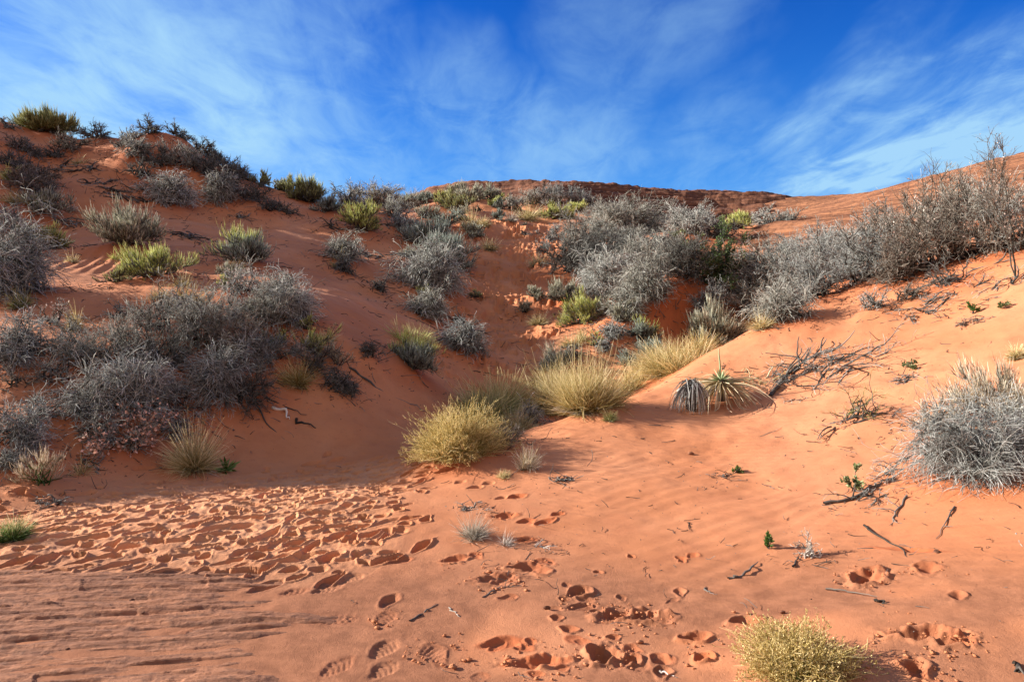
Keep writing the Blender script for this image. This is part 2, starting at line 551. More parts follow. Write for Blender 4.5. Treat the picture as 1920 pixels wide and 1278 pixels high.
    for k, (cx, cy) in enumerate(kept):
        heading = math.radians(rng.normal(34, 20) + (180 if rng.random() < .4 else 0))
        stamp(cx, cy, heading, rng.choice([.08, .12, .16, .22, .25]) * rng.uniform(.85, 1.15), rng.uniform(.045, .095), rng.uniform(.012, .05), rng.uniform(.1, .5), rng.uniform(.3, .7), rng.choice([0, 0, 0, .003]), 0, k, rng.uniform(.45, .85), rng.uniform(-.9, .9))
    # prints up the trail through the middle
    trail = [(870, 718, 11.6), (930, 690, 12.9), (965, 672, 13.8), (945, 640, 15.4), (985, 615, 16.6), (965, 590, 18), (950, 545, 20.8), (965, 535, 21.3),
             (950, 655, 14.5), (975, 630, 16), (930, 612, 16.8), (955, 567, 19.2), (940, 560, 19.8), (955, 515, 22.5), (960, 495, 24), (945, 480, 25), (985, 475, 25.5), (960, 460, 27), (1000, 462, 27), (950, 440, 30), (945, 418, 33)]
    for (u, v, d) in trail:
        c = hit(u, v)
        s = max(1.0, c[1] / 13)
        for k in range(15):
            cx = c[0] + rng.normal(0, .038 * c[1]); cy = c[1] + rng.normal(0, .030 * c[1])
            stamp(cx, cy, math.radians(rng.normal(90, 35)), .33 * s, .19 * s, rng.uniform(.045, .085) * s, .5, .6, 0, 0, k)
    # single prints and pits in the foreground (place in the photo, sole length and width, depth, tread, roughness, heading)
    single = [
        (720, 1215, .27, .125, .016, .007, 0, 70), (718, 1255, .22, .11, .014, .006, 0, 60), (815, 1222, .26, .12, .012, .006, .012, 110),
        (658, 1085, .24, .11, .014, .007, 0, 65), (612, 1105, .24, .11, .012, .007, 0, 40), (730, 1125, .20, .10, .04, 0, .004, 70),
        (722, 1158, .22, .10, .012, .007, .006, 80), (632, 1160, .24, .11, .008, .006, .008, 20), (552, 1110, .2, .1, .008, .007, .006, 30),
        (540, 1160, .26, .12, .008, .007, .01, 30), (370, 1185, .26, .12, .008, .007, .01, 30), (630, 1250, .24, .11, .008, .007, .006, 60),
        (850, 1048, .24, .12, .04, 0, .02, 20), (985, 1062, .28, .14, .05, 0, .03, 10), (1010, 1070, .22, .12, .04, 0, .02, -20),
        (930, 1085, .34, .16, .03, 0, .035, 10), (1085, 1112, .22, .13, .045, 0, .012, 40), (1092, 1136, .2, .10, .025, 0, .008, 10),
        (1150, 1152, .26, .14, .05, 0, .05, 20), (1200, 1155, .30, .15, .045, 0, .05, 0), (1240, 1160, .2, .12, .03, 0, .03, 0),
        (1130, 1228, .24, .17, .085, 0, .04, 70), (1010, 1240, .34, .12, .03, 0, .045, 8), (940, 1205, .24, .12, .03, 0, .01, 10),
        (1185, 1236, .12, .10, .05, 0, .03, 30), (1395, 1163, .22, .11, .05, 0, .02, 0), (1302, 1195, .20, .11, .05, 0, .03, 0),
        (1318, 1232, .14, .10, .05, 0, .03, 40), (1625, 1082, .30, .20, .085, 0, .05, 30), (1738, 1065, .22, .13, .045, 0, .03, 60),
        (1795, 1118, .16, .09, .03, 0, .02, 60), (1728, 1190, .32, .17, .085, 0, .06, -15), (1790, 1200, .2, .13, .05, 0, .06, 20),
        (1715, 1250, .2, .12, .05, 0, .05, 70), (745, 997, .24, .12, .03, 0, 0, 30), (862, 903, .14, .10, .035, 0, 0, 60),
        (915, 905, .16, .1, .03, 0, 0, 40), (890, 914, .18, .1, .035, 0, 0, 30), (940, 932, .15, .09, .035, 0, 0, 40), (968, 930, .2, .11, .045, 0, .01, 30),
        (945, 966, .26, .13, .04, 0, .02, 10), (985, 975, .16, .1, .03, 0, .01, 20), (1022, 978, .24, .11, .04, 0, .012, 35), (1045, 963, .16, .09, .03, 0, .01, 50),
        (680, 970, .22, .11, .035, 0, 0, 30), (615, 1045, .22, .11, .03, 0, .006, 40), (790, 890, .2, .1, .03, 0, 0, 30), (750, 1050, .18, .1, .02, 0, .006, 30),
        (980, 1012, .24, .12, .03, 0, .02, 10), (690, 1035, .2, .1, .02, .006, 0, 30), (1690, 1030, .45, .06, .02, 0, .01, -42),
    ]
    for k, (u, v, L, W, dp, tr, rg, hd) in enumerate(single):
        c = hit(u, v)
        s = .74 if rg > .01 else .86
        stamp(c[0], c[1], math.radians(hd), L * s, W * s, dp * .62, .45 if rg > .01 else .2, .75, tr * .36, rg * 1.3, 200 + k, .25 if rg > .01 else .55)
    # clods pushed out around the deep pits, disturbed crumbly ground
    for k in range(40):
        c = hit(rng.uniform(880, 1300), rng.uniform(1040, 1270))
        stamp(c[0], c[1], rng.uniform(0, 3), rng.uniform(.05, .12), rng.uniform(.04, .08), rng.uniform(.004, .014), .5, .3, 0, .012, 400 + k)
    # wind ripples: near slope of the right dune and the left bench
    xr = X[near]; yr = Y[near]
    band = smooth(0.0, 0.5, xr) * smooth(3.0, 3.6, yr) * smooth(9.5, 7.5, yr) * smooth(4.2, 2.4, xr)
    ripple[near] = band * smooth(-.25, .2, fbm(xr * .8, yr * .8, 2, 77)) * 0.45 + 0.08 * smooth(-1.2, -.4, xr) * smooth(9, 6, yr)
    ph = 2 * math.pi * (yr * 0.86 - xr * 0.45 + 0.10 * fbm(xr * 1.5, yr * 1.5, 2, 12)) / 0.145
    Z[near] += 0.0018 * np.sin(ph) * band * smooth(-.3, .3, fbm(xr * .7 + 9, yr * .7, 2, 33))
    c = np.array(hit(165, 492))
    g = np.exp(-(((xr - c[0]) / 1.6) ** 2 + ((yr - c[1]) / 0.9) ** 2))
    Z[near] += 0.022 * g * np.sin(2 * math.pi * (xr + 0.25 * yr) / 0.24 + 2 * fbm(xr, yr, 2, 4))
    # deeper red earth under the bushes and on the steep bank of the gully
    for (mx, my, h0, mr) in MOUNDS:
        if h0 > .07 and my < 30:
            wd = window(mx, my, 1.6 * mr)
            redder[wd] = np.maximum(redder[wd], .8 * np.exp(-((X[wd] - mx) ** 2 + (Y[wd] - my) ** 2) / (mr * mr) * 1.1))
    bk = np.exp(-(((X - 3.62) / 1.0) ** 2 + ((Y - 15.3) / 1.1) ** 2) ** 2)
    redder = np.maximum(redder, bk)
    Z += bk * 0.10 * fbm((X * 2.2).ravel(), (Z * 5).ravel(), 3, 19).reshape(sh)
    V = np.stack([X, Y, Z], -1).reshape(-1, 3)
    ob = make_mesh('sand', V, grid_faces(*sh, wrap=True), M_SAND, attrs={'ripple': ripple.ravel(), 'redder': redder.ravel(), 'dry': dry.ravel(), 'near_brown': near_brown.ravel()})
    ob['kind'] = 'structure'
    ob['label'] = 'red sand of the wash, dunes and trampled trail'




def build_bedrock():
    """flat layered rock breaking through the sand in the near corner"""
    nx, ny = 620, 330
    x = np.linspace(-5.0, -0.55, nx); y = np.linspace(2.2, 4.5, ny)
    X, Y = np.meshgrid(x, y)
    xf, yf = X.ravel(), Y.ravel()
    base = ground(xf, yf)
    a = math.radians(9)
    p = xf * math.cos(a) + yf * math.sin(a); q = -xf * math.sin(a) + yf * math.cos(a)
    far_edge = smooth(4.22, 3.85, yf + 0.10 * fbm(xf * 1.2, yf, 2, 3))
    right_edge = smooth(-0.75, -1.45, xf + 0.5 * fbm(xf * 1.1, yf * 2.2, 3, 8) + 0.30 * (yf - 3.3))
    warp = 0.12 * fbm(p * .9, q * 2.0, 4, 25) + 0.015 * fbm(p * 5, q * 9, 2, 26)
    s = (q + warp) * 9.0 + 0.6 * fbm(p * 1.6, q * 5, 3, 29)
    layer = np.floor(s) + smooth(0.0, 0.30, s - np.floor(s))
    ledge = _hash(np.floor(s), np.zeros_like(s), 4) * (1 - smooth(0, .3, s - np.floor(s))) + _hash(np.floor(s) + 1, np.zeros_like(s), 4) * smooth(0, .3, s - np.floor(s))
    seg = np.floor(p * 1.7 + 9 * _hash(np.floor(s), np.zeros_like(s), 14) + .25 * fbm(p * 6, q * 6, 2, 16))
    ledge = .72 * ledge + .28 * _hash(np.floor(s), seg, 24)
    fine = fbm(p * 2.8, q * 26, 4, 55) + .22 * fbm(p * 14, q * 30, 3, 57)
    z = base - 0.039 + 0.051 * far_edge * right_edge + 0.034 * (ledge - .5) * far_edge + 0.019 * fine + 0.020 * fbm(p * .8, q * 3.2, 2, 71)
    edge = np.minimum(np.minimum(xf + 5.0, -0.55 - xf), np.minimum(yf - 2.2, 4.5 - yf))
    z -= 0.15 * smooth(0.15, 0.0, edge)
    ob = make_mesh('bedrock', np.stack([xf, yf, z], -1), grid_faces(ny, nx), M_SLAB)
    ob['kind'] = 'structure'
    ob['label'] = 'brown layered bedrock showing through the sand'




def build_rock_hill(name, label, th0, th1, r_edge, rmax, nth, nr, step, seed, amp, rise, mat, crisp):
    """layered sandstone standing a little proud of the sandy land, in ledges"""
    th = np.radians(np.linspace(th0, th1, nth))
    e = r_edge(np.degrees(th))
    k = np.linspace(0, 1, nr)[:, None]
    R = e[None] * 0.88 * (rmax / (e[None] * 0.88)) ** k
    T = np.broadcast_to(th[None], R.shape)
    X = R * np.sin(T); Y = R * np.cos(T)
    xf, yf, rf = X.ravel(), Y.ravel(), R.ravel()
    b = base_height(xf, yf)
    ed = np.broadcast_to(e[None], R.shape).ravel()
    on = smooth(0.97, 1.06, rf / ed + 0.05 * fbm(xf * .25, yf * .25, 3, seed))
    zz = b + rise * (on - 0.55) + amp * 1.6 * fbm(xf / 9, yf / 9, 3, seed + 3)
    dip = zz + 0.05 * xf + 0.4 * step * fbm(xf / 6, yf / 6, 3, seed + 9)
    s = dip / step
    f = s - np.floor(s)
    terr = (np.floor(s) + smooth(.5 - crisp, .5 + crisp, f)) * step - dip
    z = zz + terr * 1.0 * on + 0.35 * step * fbm(xf * 1.1, yf * 1.1, 3, seed + 21) * on
    side = np.minimum(np.abs(np.degrees(T.ravel()) - th0), np.abs(np.degrees(T.ravel()) - th1))
    z -= 1.6 * rise * smooth(8.0, 0, side)
    ob = make_mesh(name, np.stack([xf, yf, z], -1), grid_faces(nr, nth), mat)
    ob['kind'] = 'structure'
    ob['label'] = label


build_rock_hill('sandstone_ridge', 'layered red sandstone ridge closing the far end of the wash', -15, 27,
                lambda t: np.interp(t, [-15, -8, 4, 13, 19, 22, 27], [74, 64, 60, 54, 48, 56, 90]), 120, 800, 330, 0.8, 5, 0.2, 0.8, M_RIDGE, .14)
build_rock_hill('sandstone_slope', 'bare orange sandstone slope rising behind the shrubs on the dune crest', 14, 66,
                lambda t: np.interp(t, [14, 17, 19, 20.5, 22, 26, 30, 37, 45, 62], [44, 36, 25, 20.5, 19.5, 19.0, 19.0, 18, 18, 20]), 100, 900, 560, 0.30, 15, 0.10, 0.55, M_SLOPE, .15)

# ------------------------------------------------------------------ plants: materials
def plant_mat(name, base, mid, tip, gloss=0.85, thin=0.0):
    """bark or blade colour: from foot to tip along each stem, with every stem a little different"""
    m, t, b, out = new_mat(name)
    a1 = t.n('ShaderNodeAttribute', attribute_name='along').outputs['Fac']
    a2 = t.n('ShaderNodeAttribute', attribute_name='tint').outputs['Fac']
    rp = t.n('ShaderNodeValToRGB')
    rp.color_ramp.elements[0].color = rgb(*base); rp.color_ramp.elements[1].color = rgb(*tip)
    e = rp.color_ramp.elements.new(0.5); e.color = rgb(*mid)
    t.l(a1, rp.inputs[0])
    hs = t.n('ShaderNodeHueSaturation')
    t.l(t.math('ADD', t.math('MULTIPLY', a2, 1.4), 0.35), hs.inputs['Value'])
    t.l(t.math('ADD', t.math('MULTIPLY', a2, -0.4), 1.2), hs.inputs['Saturation'])
    t.l(rp.outputs[0], hs.inputs['Color'])
    t.l(hs.outputs[0], b.inputs['Base Color'])
    b.inputs['Roughness'].default_value = gloss
    if thin:
        tr = t.n('ShaderNodeBsdfTranslucent'); t.l(hs.outputs[0], tr.inputs[0])
        mx = t.n('ShaderNodeMixShader'); mx.inputs[0].default_value = thin
        t.l(b.outputs[0], mx.inputs[1]); t.l(tr.outputs[0], mx.inputs[2]); t.l(mx.outputs[0], out.inputs[0])
    return m


PM = {
 'bark':      plant_mat('grey_bark', (0.06, 0.055, 0.046), (0.11, 0.102, 0.09), (0.19, 0.18, 0.16)),
 'darkbark':  plant_mat('dark_bark', (0.04, 0.036, 0.034), (0.075, 0.07, 0.067), (0.13, 0.125, 0.12)),
 'twig':      plant_mat('grey_twig', (0.095, 0.09, 0.075), (0.245, 0.237, 0.205), (0.52, 0.51, 0.455)),
 'bluetwig':  plant_mat('blue_grey_twig', (0.075, 0.075, 0.069), (0.205, 0.207, 0.193), (0.47, 0.475, 0.455)),
 'silver':    plant_mat('silver_twig', (.10, .098, .088), (.27, .268, .245), (.60, .60, .56)),
 'darktwig':  plant_mat('dark_twig', (0.048, 0.045, 0.04), (0.105, 0.1, 0.09), (0.21, 0.205, 0.187)),
 'browntwig': plant_mat('brown_twig', (0.085, 0.066, 0.05), (0.155, 0.125, 0.1), (0.31, 0.265, 0.22)),
 'whitetwig': plant_mat('bleached_twig', (.34, .29, .25), (.46, .40, .35), (.58, .52, .46)),
 'sage':      plant_mat('sage_shoot', (0.15, 0.15, 0.11), (0.37, 0.365, 0.27), (0.7, 0.68, 0.54), .85, .15),
 'bluesage':  plant_mat('blue_green_shoot', (0.12, 0.14, 0.125), (0.27, 0.315, 0.27), (0.52, 0.57, 0.48), .85, .15),
 'tanshoot':  plant_mat('tan_shoot', (0.26, 0.21, 0.14), (0.5, 0.41, 0.29), (0.76, 0.66, 0.51), .85, .15),
 'lime':      plant_mat('yellow_green_shoot', (0.11, 0.135, 0.04), (0.42, 0.45, 0.12), (0.76, 0.73, 0.28), .8, .25),
 'olive':     plant_mat('olive_shoot', (0.09, 0.095, 0.04), (0.28, 0.285, 0.105), (0.52, 0.49, 0.23), .8, .2),
 'green':     plant_mat('green_leaf', (.05, .10, .022), (.10, .18, .040), (.19, .28, .075), .7, .3),
 'darkgreen': plant_mat('dark_green_leaf', (0.04, 0.075, 0.026), (0.095, 0.155, 0.05), (0.2, 0.27, 0.1), .65, .25),
 'oliveleaf': plant_mat('olive_leaf', (0.1, 0.12, 0.045), (0.21, 0.235, 0.1), (0.36, 0.37, 0.19), .75, .2),
 'straw':     plant_mat('straw_blade', (0.25, 0.19, 0.08), (0.5, 0.4, 0.18), (0.74, 0.62, 0.36), .75, .3),
 'gold':      plant_mat('golden_blade', (0.19, 0.145, 0.05), (0.41, 0.31, 0.11), (0.65, 0.52, 0.24), .75, .3),
 'greygrass': plant_mat('grey_blade', (.20, .17, .13), (.36, .32, .255), (.56, .51, .42), .8, .25),
 'seed':      plant_mat('seed_head', (0.46, 0.34, 0.12), (0.6, 0.46, 0.17), (0.72, 0.58, 0.27), .8, .3),
 'tanseed':   plant_mat('tan_seed_head', (.42, .31, .11), (.53, .39, .14), (.63, .49, .22), .8, .3),
 'rust':      plant_mat('rusty_dry_leaf', (0.55, 0.27, 0.18), (0.68, 0.38, 0.27), (0.8, 0.54, 0.43), .8, .25),
 'pinkleaf':  plant_mat('pinkish_dry_leaf', (.36, .23, .20), (.50, .36, .31), (.66, .56, .50), .8, .2),
 'deadwood':  plant_mat('dead_wood', (0.065, 0.052, 0.045), (0.105, 0.088, 0.077), (0.17, 0.145, 0.125)),
 'deadleaf':  plant_mat('dead_yucca_leaf', (.40, .30, .16), (.56, .45, .27), (.68, .58, .40), .7, .15),
 'greyleaf':  plant_mat('grey_dead_leaf', (.20, .19, .18), (.32, .31, .30), (.46, .43, .38), .8, .1),
 'yucca':     plant_mat('yucca_leaf', (.20, .24, .11), (.24, .30, .15), (.40, .42, .22), .55, .15),
}

# ------------------------------------------------------------------ plants: growing
UP = np.array([0., 0., 1.])


def unit(v):
    return v / (np.linalg.norm(v, axis=-1, keepdims=True) + 1e-9)


def grow(P, D, L, n, jit, bend, rng):
    """free strands: start P (m,3), direction D, length L (m,), n segments; bend adds (m,) or scalar to z"""
    m = len(P)
    out = np.empty((m, n + 1, 3)); out[:, 0] = P
    d = unit(D); p = P.copy()
    bend = np.broadcast_to(np.asarray(bend, float), (m,))
    for k in range(n):
        d = d + rng.normal(0, jit, (m, 3))
        d[:, 2] += bend / n
        d = unit(d)
        p = p + d * (L / n)[:, None]
        out[:, k + 1] = p
    return out


def aim(P, E, n, jit, lift, rng):
    """strands that set out upward and outward and wander to the end points E"""
    m = len(P)
    out = np.empty((m, n + 1, 3)); out[:, 0] = P
    L = np.linalg.norm(E - P, axis=1)
    for k in range(n):
        t = (k + 1) / n
        q = P + (E - P) * t
        q[:, 2] += lift * L * t * (1 - t) * 1.6
        out[:, k + 1] = q + rng.normal(0, 1, (m, 3)) * (jit * L * math.sqrt(t * (1.05 - t)) * 0.9)[:, None]
    return out


def sprout(par, k, t0, t1, spread, up, rng, outw=0.0, centre=None):
    """start points and directions of k side shoots along parent strands"""
    m, s, _ = par.shape
    i = rng.integers(0, m, k)
    t = rng.uniform(t0, t1, k) * (s - 1)
    a = np.minimum(t.astype(int), s - 2); f = (t - a)[:, None]
    A = par[i, a]; B = par[i, a + 1]
    P = A + (B - A) * f
    D = unit(B - A) + rng.normal(0, spread, (k, 3))
    D[:, 2] += up
    if outw:
        c = P - (centre if centre is not None else 0)
        c[:, 2] *= 0.6
        D += outw * unit(c)
    return P, unit(D)


class Mesh:
    def __init__(s):
        s.V = []; s.F = []; s.al = []; s.ti = []; s.n = 0

    def tubes(s, S, r0, r1, rng, a0=0.0, a1=1.0, sides=3):
        m, n, _ = S.shape
        if m == 0:
            return s
        T = np.empty_like(S)
        T[:, 1:-1] = S[:, 2:] - S[:, :-2]; T[:, 0] = S[:, 1] - S[:, 0]; T[:, -1] = S[:, -1] - S[:, -2]
        T = unit(T)
        ref = unit(rng.normal(0, 1, (m, 1, 3)))
        A = unit(np.cross(T, ref)); B = np.cross(T, A)
        t = np.linspace(0, 1, n)
        r0 = np.broadcast_to(np.asarray(r0, float), (m,)); r1 = np.broadcast_to(np.asarray(r1, float), (m,))
        R = r0[:, None] + (r1 - r0)[:, None] * t[None]
        ph = np.arange(sides) * 2 * math.pi / sides
        V = S[:, :, None] + R[:, :, None, None] * (np.cos(ph)[None, None, :, None] * A[:, :, None] + np.sin(ph)[None, None, :, None] * B[:, :, None])
        base = s.n + (np.arange(m) * n * sides)[:, None, None]
        i = np.arange(n - 1)[None, :, None] * sides; j = np.arange(sides)[None, None]; j2 = (j + 1) % sides
        F = np.stack([base + i + j, base + i + j2, base + i + sides + j2, base + i + sides + j], -1).reshape(-1, 4)
        s.V.append(V.reshape(-1, 3)); s.F.append(F)
        s.al.append(np.broadcast_to((a0 + (a1 - a0) * t)[None, :, None], (m, n, sides)).ravel())
        s.ti.append(np.broadcast_to(rng.random((m, 1, 1)), (m, n, sides)).ravel())
        s.n += m * n * sides
        return s

    def blades(s, S, w, rng, a0=0.0, a1=1.0, tip=0.12, bell=False):
        """flat ribbons that taper to a point"""
        m, n, _ = S.shape
        if m == 0:
            return s
        T = np.empty_like(S)
        T[:, 1:-1] = S[:, 2:] - S[:, :-2]; T[:, 0] = S[:, 1] - S[:, 0]; T[:, -1] = S[:, -1] - S[:, -2]
        T = unit(T)
        ref = unit(rng.normal(0, 1, (m, 1, 3)))
        A = unit(np.cross(T, ref))
        t = np.linspace(0, 1, n)
        prof = (np.sin(np.pi * np.clip(0.12 + t * 0.85, 0, 1)) if bell else 1 - (1 - tip) * t ** 1.6)
        w = np.broadcast_to(np.asarray(w, float), (m,))
        h = 0.5 * w[:, None] * prof[None]
        V = np.stack([S - A * h[..., None], S + A * h[..., None]], 2)
        base = s.n + (np.arange(m) * n * 2)[:, None]
        i = np.arange(n - 1)[None] * 2
        F = np.stack([base + i, base + i + 1, base + i + 3, base + i + 2], -1).reshape(-1, 4)
        s.V.append(V.reshape(-1, 3)); s.F.append(F)
        s.al.append(np.broadcast_to((a0 + (a1 - a0) * t)[None, :, None], (m, n, 2)).ravel())
        s.ti.append(np.broadcast_to(rng.random((m, 1, 1)), (m, n, 2)).ravel())
        s.n += m * n * 2
        return s

    def leaves(s, P, D, L, w, rng, al=None):
        """small pointed leaves: two quads would be wasted, one lozenge each"""
        m = len(P)
        if m == 0:
            return s
        D = unit(D); A = unit(np.cross(D, rng.normal(0, 1, (m, 3))))
        L = np.broadcast_to(np.asarray(L, float), (m,))[:, None]; w = np.broadcast_to(np.asarray(w, float), (m,))[:, None]
        V = np.stack([P, P + D * L * .5 + A * w * .5, P + D * L, P + D * L * .5 - A * w * .5], 1)
        F = s.n + np.arange(m)[:, None] * 4 + np.arange(4)[None]
        s.V.append(V.reshape(-1, 3)); s.F.append(F)
        al = rng.random(m) if al is None else al
        s.al.append(np.repeat(al, 4)); s.ti.append(np.repeat(rng.random(m), 4)); s.n += m * 4
        return s

    def build(s, name, mat, parent):
        if not s.V:
            return None
        return make_mesh(name, np.concatenate(s.V), np.concatenate(s.F), PM[mat], parent,
                         {'along': np.concatenate(s.al), 'tint': np.concatenate(s.ti)})


def dome(m, W, H, rng, lo=0.05, hi=1.0, r0=.75, r1=1.02, flat=1.0, out=.14):
    """points on and just inside a dome of width W and height H, lumpy outline"""
    az = rng.uniform(0, 2 * math.pi, m)
    sz = rng.uniform(lo, hi, m) ** flat
    cz = np.sqrt(np.clip(1 - sz ** 2, 0, 1))
    lump = 1 + 0.22 * np.sin(az * 2 + rng.uniform(0, 6)) * cz + 0.14 * np.sin(az * 3 + rng.uniform(0, 6)) * cz + 0.12 * np.sin(az * 5 + rng.uniform(0, 6) + sz * 4)
    rad = rng.uniform(r0, r1, m) * lump
    rad = np.where(rng.random(m) < out, rad * rng.uniform(1.08, 1.38, m), rad)
    return np.stack([np.cos(az) * cz * W / 2 * rad, np.sin(az) * cz * W / 2 * rad, sz * H * rad], 1)


def disc(m, r, rng):
    a = rng.uniform(0, 2 * math.pi, m); q = r * np.sqrt(rng.random(m))
    return np.stack([np.cos(a) * q, np.sin(a) * q, np.zeros(m)], 1)


def cnt(x, lo=3):
    return max(lo, int(x))


# each builder: (root, W, H, d, rng) -> parts.  d is the distance it is seen from: far plants get fewer, stouter twigs
def lod(d):
    return float(np.clip((9.0 / d) ** 1.25, 0.10, 1.5)), max(0.0013, 0.00029 * d)


def k_twiggy(root, W, H, d, rng, stem='bark', twig='twig', leaf=None, dens=1.0, droop=0.1, jit=0.10, up=0.35, nleaf=300, lo=0.05):
    q, r = lod(d)
    A = max(0.25, W * (0.4 * W + H))
    ns, nt, nf = cnt(26 * A ** .5 * min(1, q * 2)), cnt(330 * A * q * dens, 30), cnt(1900 * A * q * dens, 150)
    S = aim(disc(ns, W * .24, rng), dome(ns, W, H, rng, lo, 1, .5, .95), 6, .13, .12, rng)
    Mesh().tubes(S, rng.uniform(2.6, 5.0, ns) * max(r, .0016), r * 1.1, rng, 0, .7, 4).build('stems', stem, root)
    P, D = sprout(S, nt, .25, 1, .65, up * .6, rng, .35)
    T = grow(P, D, rng.uniform(.14, .34, nt) * (W + H) * .5, 4, jit * 2.4, rng.normal(-droop, .2, nt), rng)
    P, D = sprout(T, nf, .1, 1, .75, up, rng, .2)
    Fi = grow(P, D, rng.uniform(.05, .15, nf) * (W + H) * .5, 2, jit * 2.6, rng.normal(-droop, .2, nf), rng)
    T[..., 2] = np.where(T[..., 2] < 0, T[..., 2] * .35, T[..., 2]); Fi[..., 2] = np.where(Fi[..., 2] < 0, Fi[..., 2] * .35, Fi[..., 2])
    Mesh().tubes(T, r * 1.5, r * .7, rng, .0, .75).tubes(Fi, r * .8, r * .45, rng, .4, 1).build('twigs', twig, root)
    if leaf:
        P, D = sprout(Fi, int(nleaf * A * min(1, q * 1.5)), .3, 1, .8, .1, rng)
        s = max(.022, .0020 * d)
        Mesh().leaves(P, D, s * 1.5, s, rng).build('dry_leaves', leaf, root)


def k_tangle(root, W, H, d, rng, stem='bark', twig='bluetwig', dens=1.0, droop=1.1):
    """dome of drooping, criss-crossing grey stems"""
    q, r = lod(d)
    A = max(0.25, W * (0.4 * W + H))
    ns, nt, nf = cnt(40 * A ** .5 * min(1, q * 2)), cnt(700 * A * q * dens, 40), cnt(1700 * A * q * dens, 130)
    S = aim(disc(ns, W * .28, rng), dome(ns, W, H, rng, .02, 1, .45, .85), 6, .12, .28, rng)
    Mesh().tubes(S, rng.uniform(2.5, 4.5, ns) * max(r, .0016), r * 1.2, rng, 0, .8, 4).build('stems', stem, root)
    P, D = sprout(S, nt, .2, 1, .85, .30, rng, .22)
    T = grow(P, D, rng.uniform(.15, .42, nt) * (W + H) * .5, 6, .26, rng.normal(-droop * .8, .6, nt), rng)
    P, D = sprout(T, nf, .15, 1, .55, .0, rng, .25)
    Fi = grow(P, D, rng.uniform(.07, .2, nf) * (W + H) * .5, 3, .18, rng.normal(-droop * .4, .3, nf), rng)
    T[..., 2] = np.where(T[..., 2] < 0, T[..., 2] * .35, T[..., 2]); Fi[..., 2] = np.where(Fi[..., 2] < 0, Fi[..., 2] * .35, Fi[..., 2])
    Mesh().tubes(T, r * 1.45, r * .65, rng, .1, 1).tubes(Fi, r * .85, r * .5, rng, .3, 1).build('twigs', twig, root)


def k_plume(root, W, H, d, rng, stem='bark', shoot='sage', dens=1.0, tip=None, tipmat=None, lo=.15, base='darktwig'):
    """sage and rabbitbrush: dark woody foot, dense pale shoots standing up all over the dome"""
    q, r = lod(d)
    A = max(0.2, W * (0.4 * W + H))
    ns, nt, nf = cnt(24 * A ** .5 * min(1, q * 2)), cnt(760 * A * q * dens, 60), cnt(4600 * A * q * dens, 280)
    E = dome(ns, W * .82, H * .62, rng, .05, 1, .5, .95)
    S = aim(disc(ns, W * .14, rng), E, 5, .07, .10, rng)
    Mesh().tubes(S, rng.uniform(2.5, 4.5, ns) * max(r, .0016), r * 1.2, rng, 0, .5, 4).build('stems', stem, root)
    P, D = sprout(S, nt, .25, 1, .65, .45, rng, .3)
    T = grow(P, D, rng.uniform(.12, .26, nt) * (W + H) * .5, 3, .14, .35, rng)
    Mesh().tubes(T, r * 1.1, r * .7, rng, .1, .8).build('branchlets', base, root)
    P, D = sprout(T, nf, .25, 1, .28, 1.15, rng, .30)
    cap = np.clip((P[:, 2] / H), 0, 1)
    Fi = grow(P, D, (rng.uniform(.07, .20, nf) * (.45 + .8 * cap)) * (W + H) * .5, 3, .09, .5, rng)
    sel = np.zeros(nf, bool)
    if tip:      # part of the crown in another shoot colour
        ang = rng.uniform(0, 2 * math.pi) if tip is True else tip
        sel = (Fi[:, -1, 0] * math.cos(ang) + Fi[:, -1, 1] * math.sin(ang)) / W + 0.9 * (Fi[:, -1, 2] / H - .62) + rng.normal(0, .12, nf) > 0.0
    Mesh().blades(Fi[~sel], r * 2.3, rng, 0, 1).build('shoots', shoot, root)
    if sel.any():
        Mesh().blades(Fi[sel], r * 2.3, rng, 0.1, 1).build('fresh_shoots', tipmat, root)


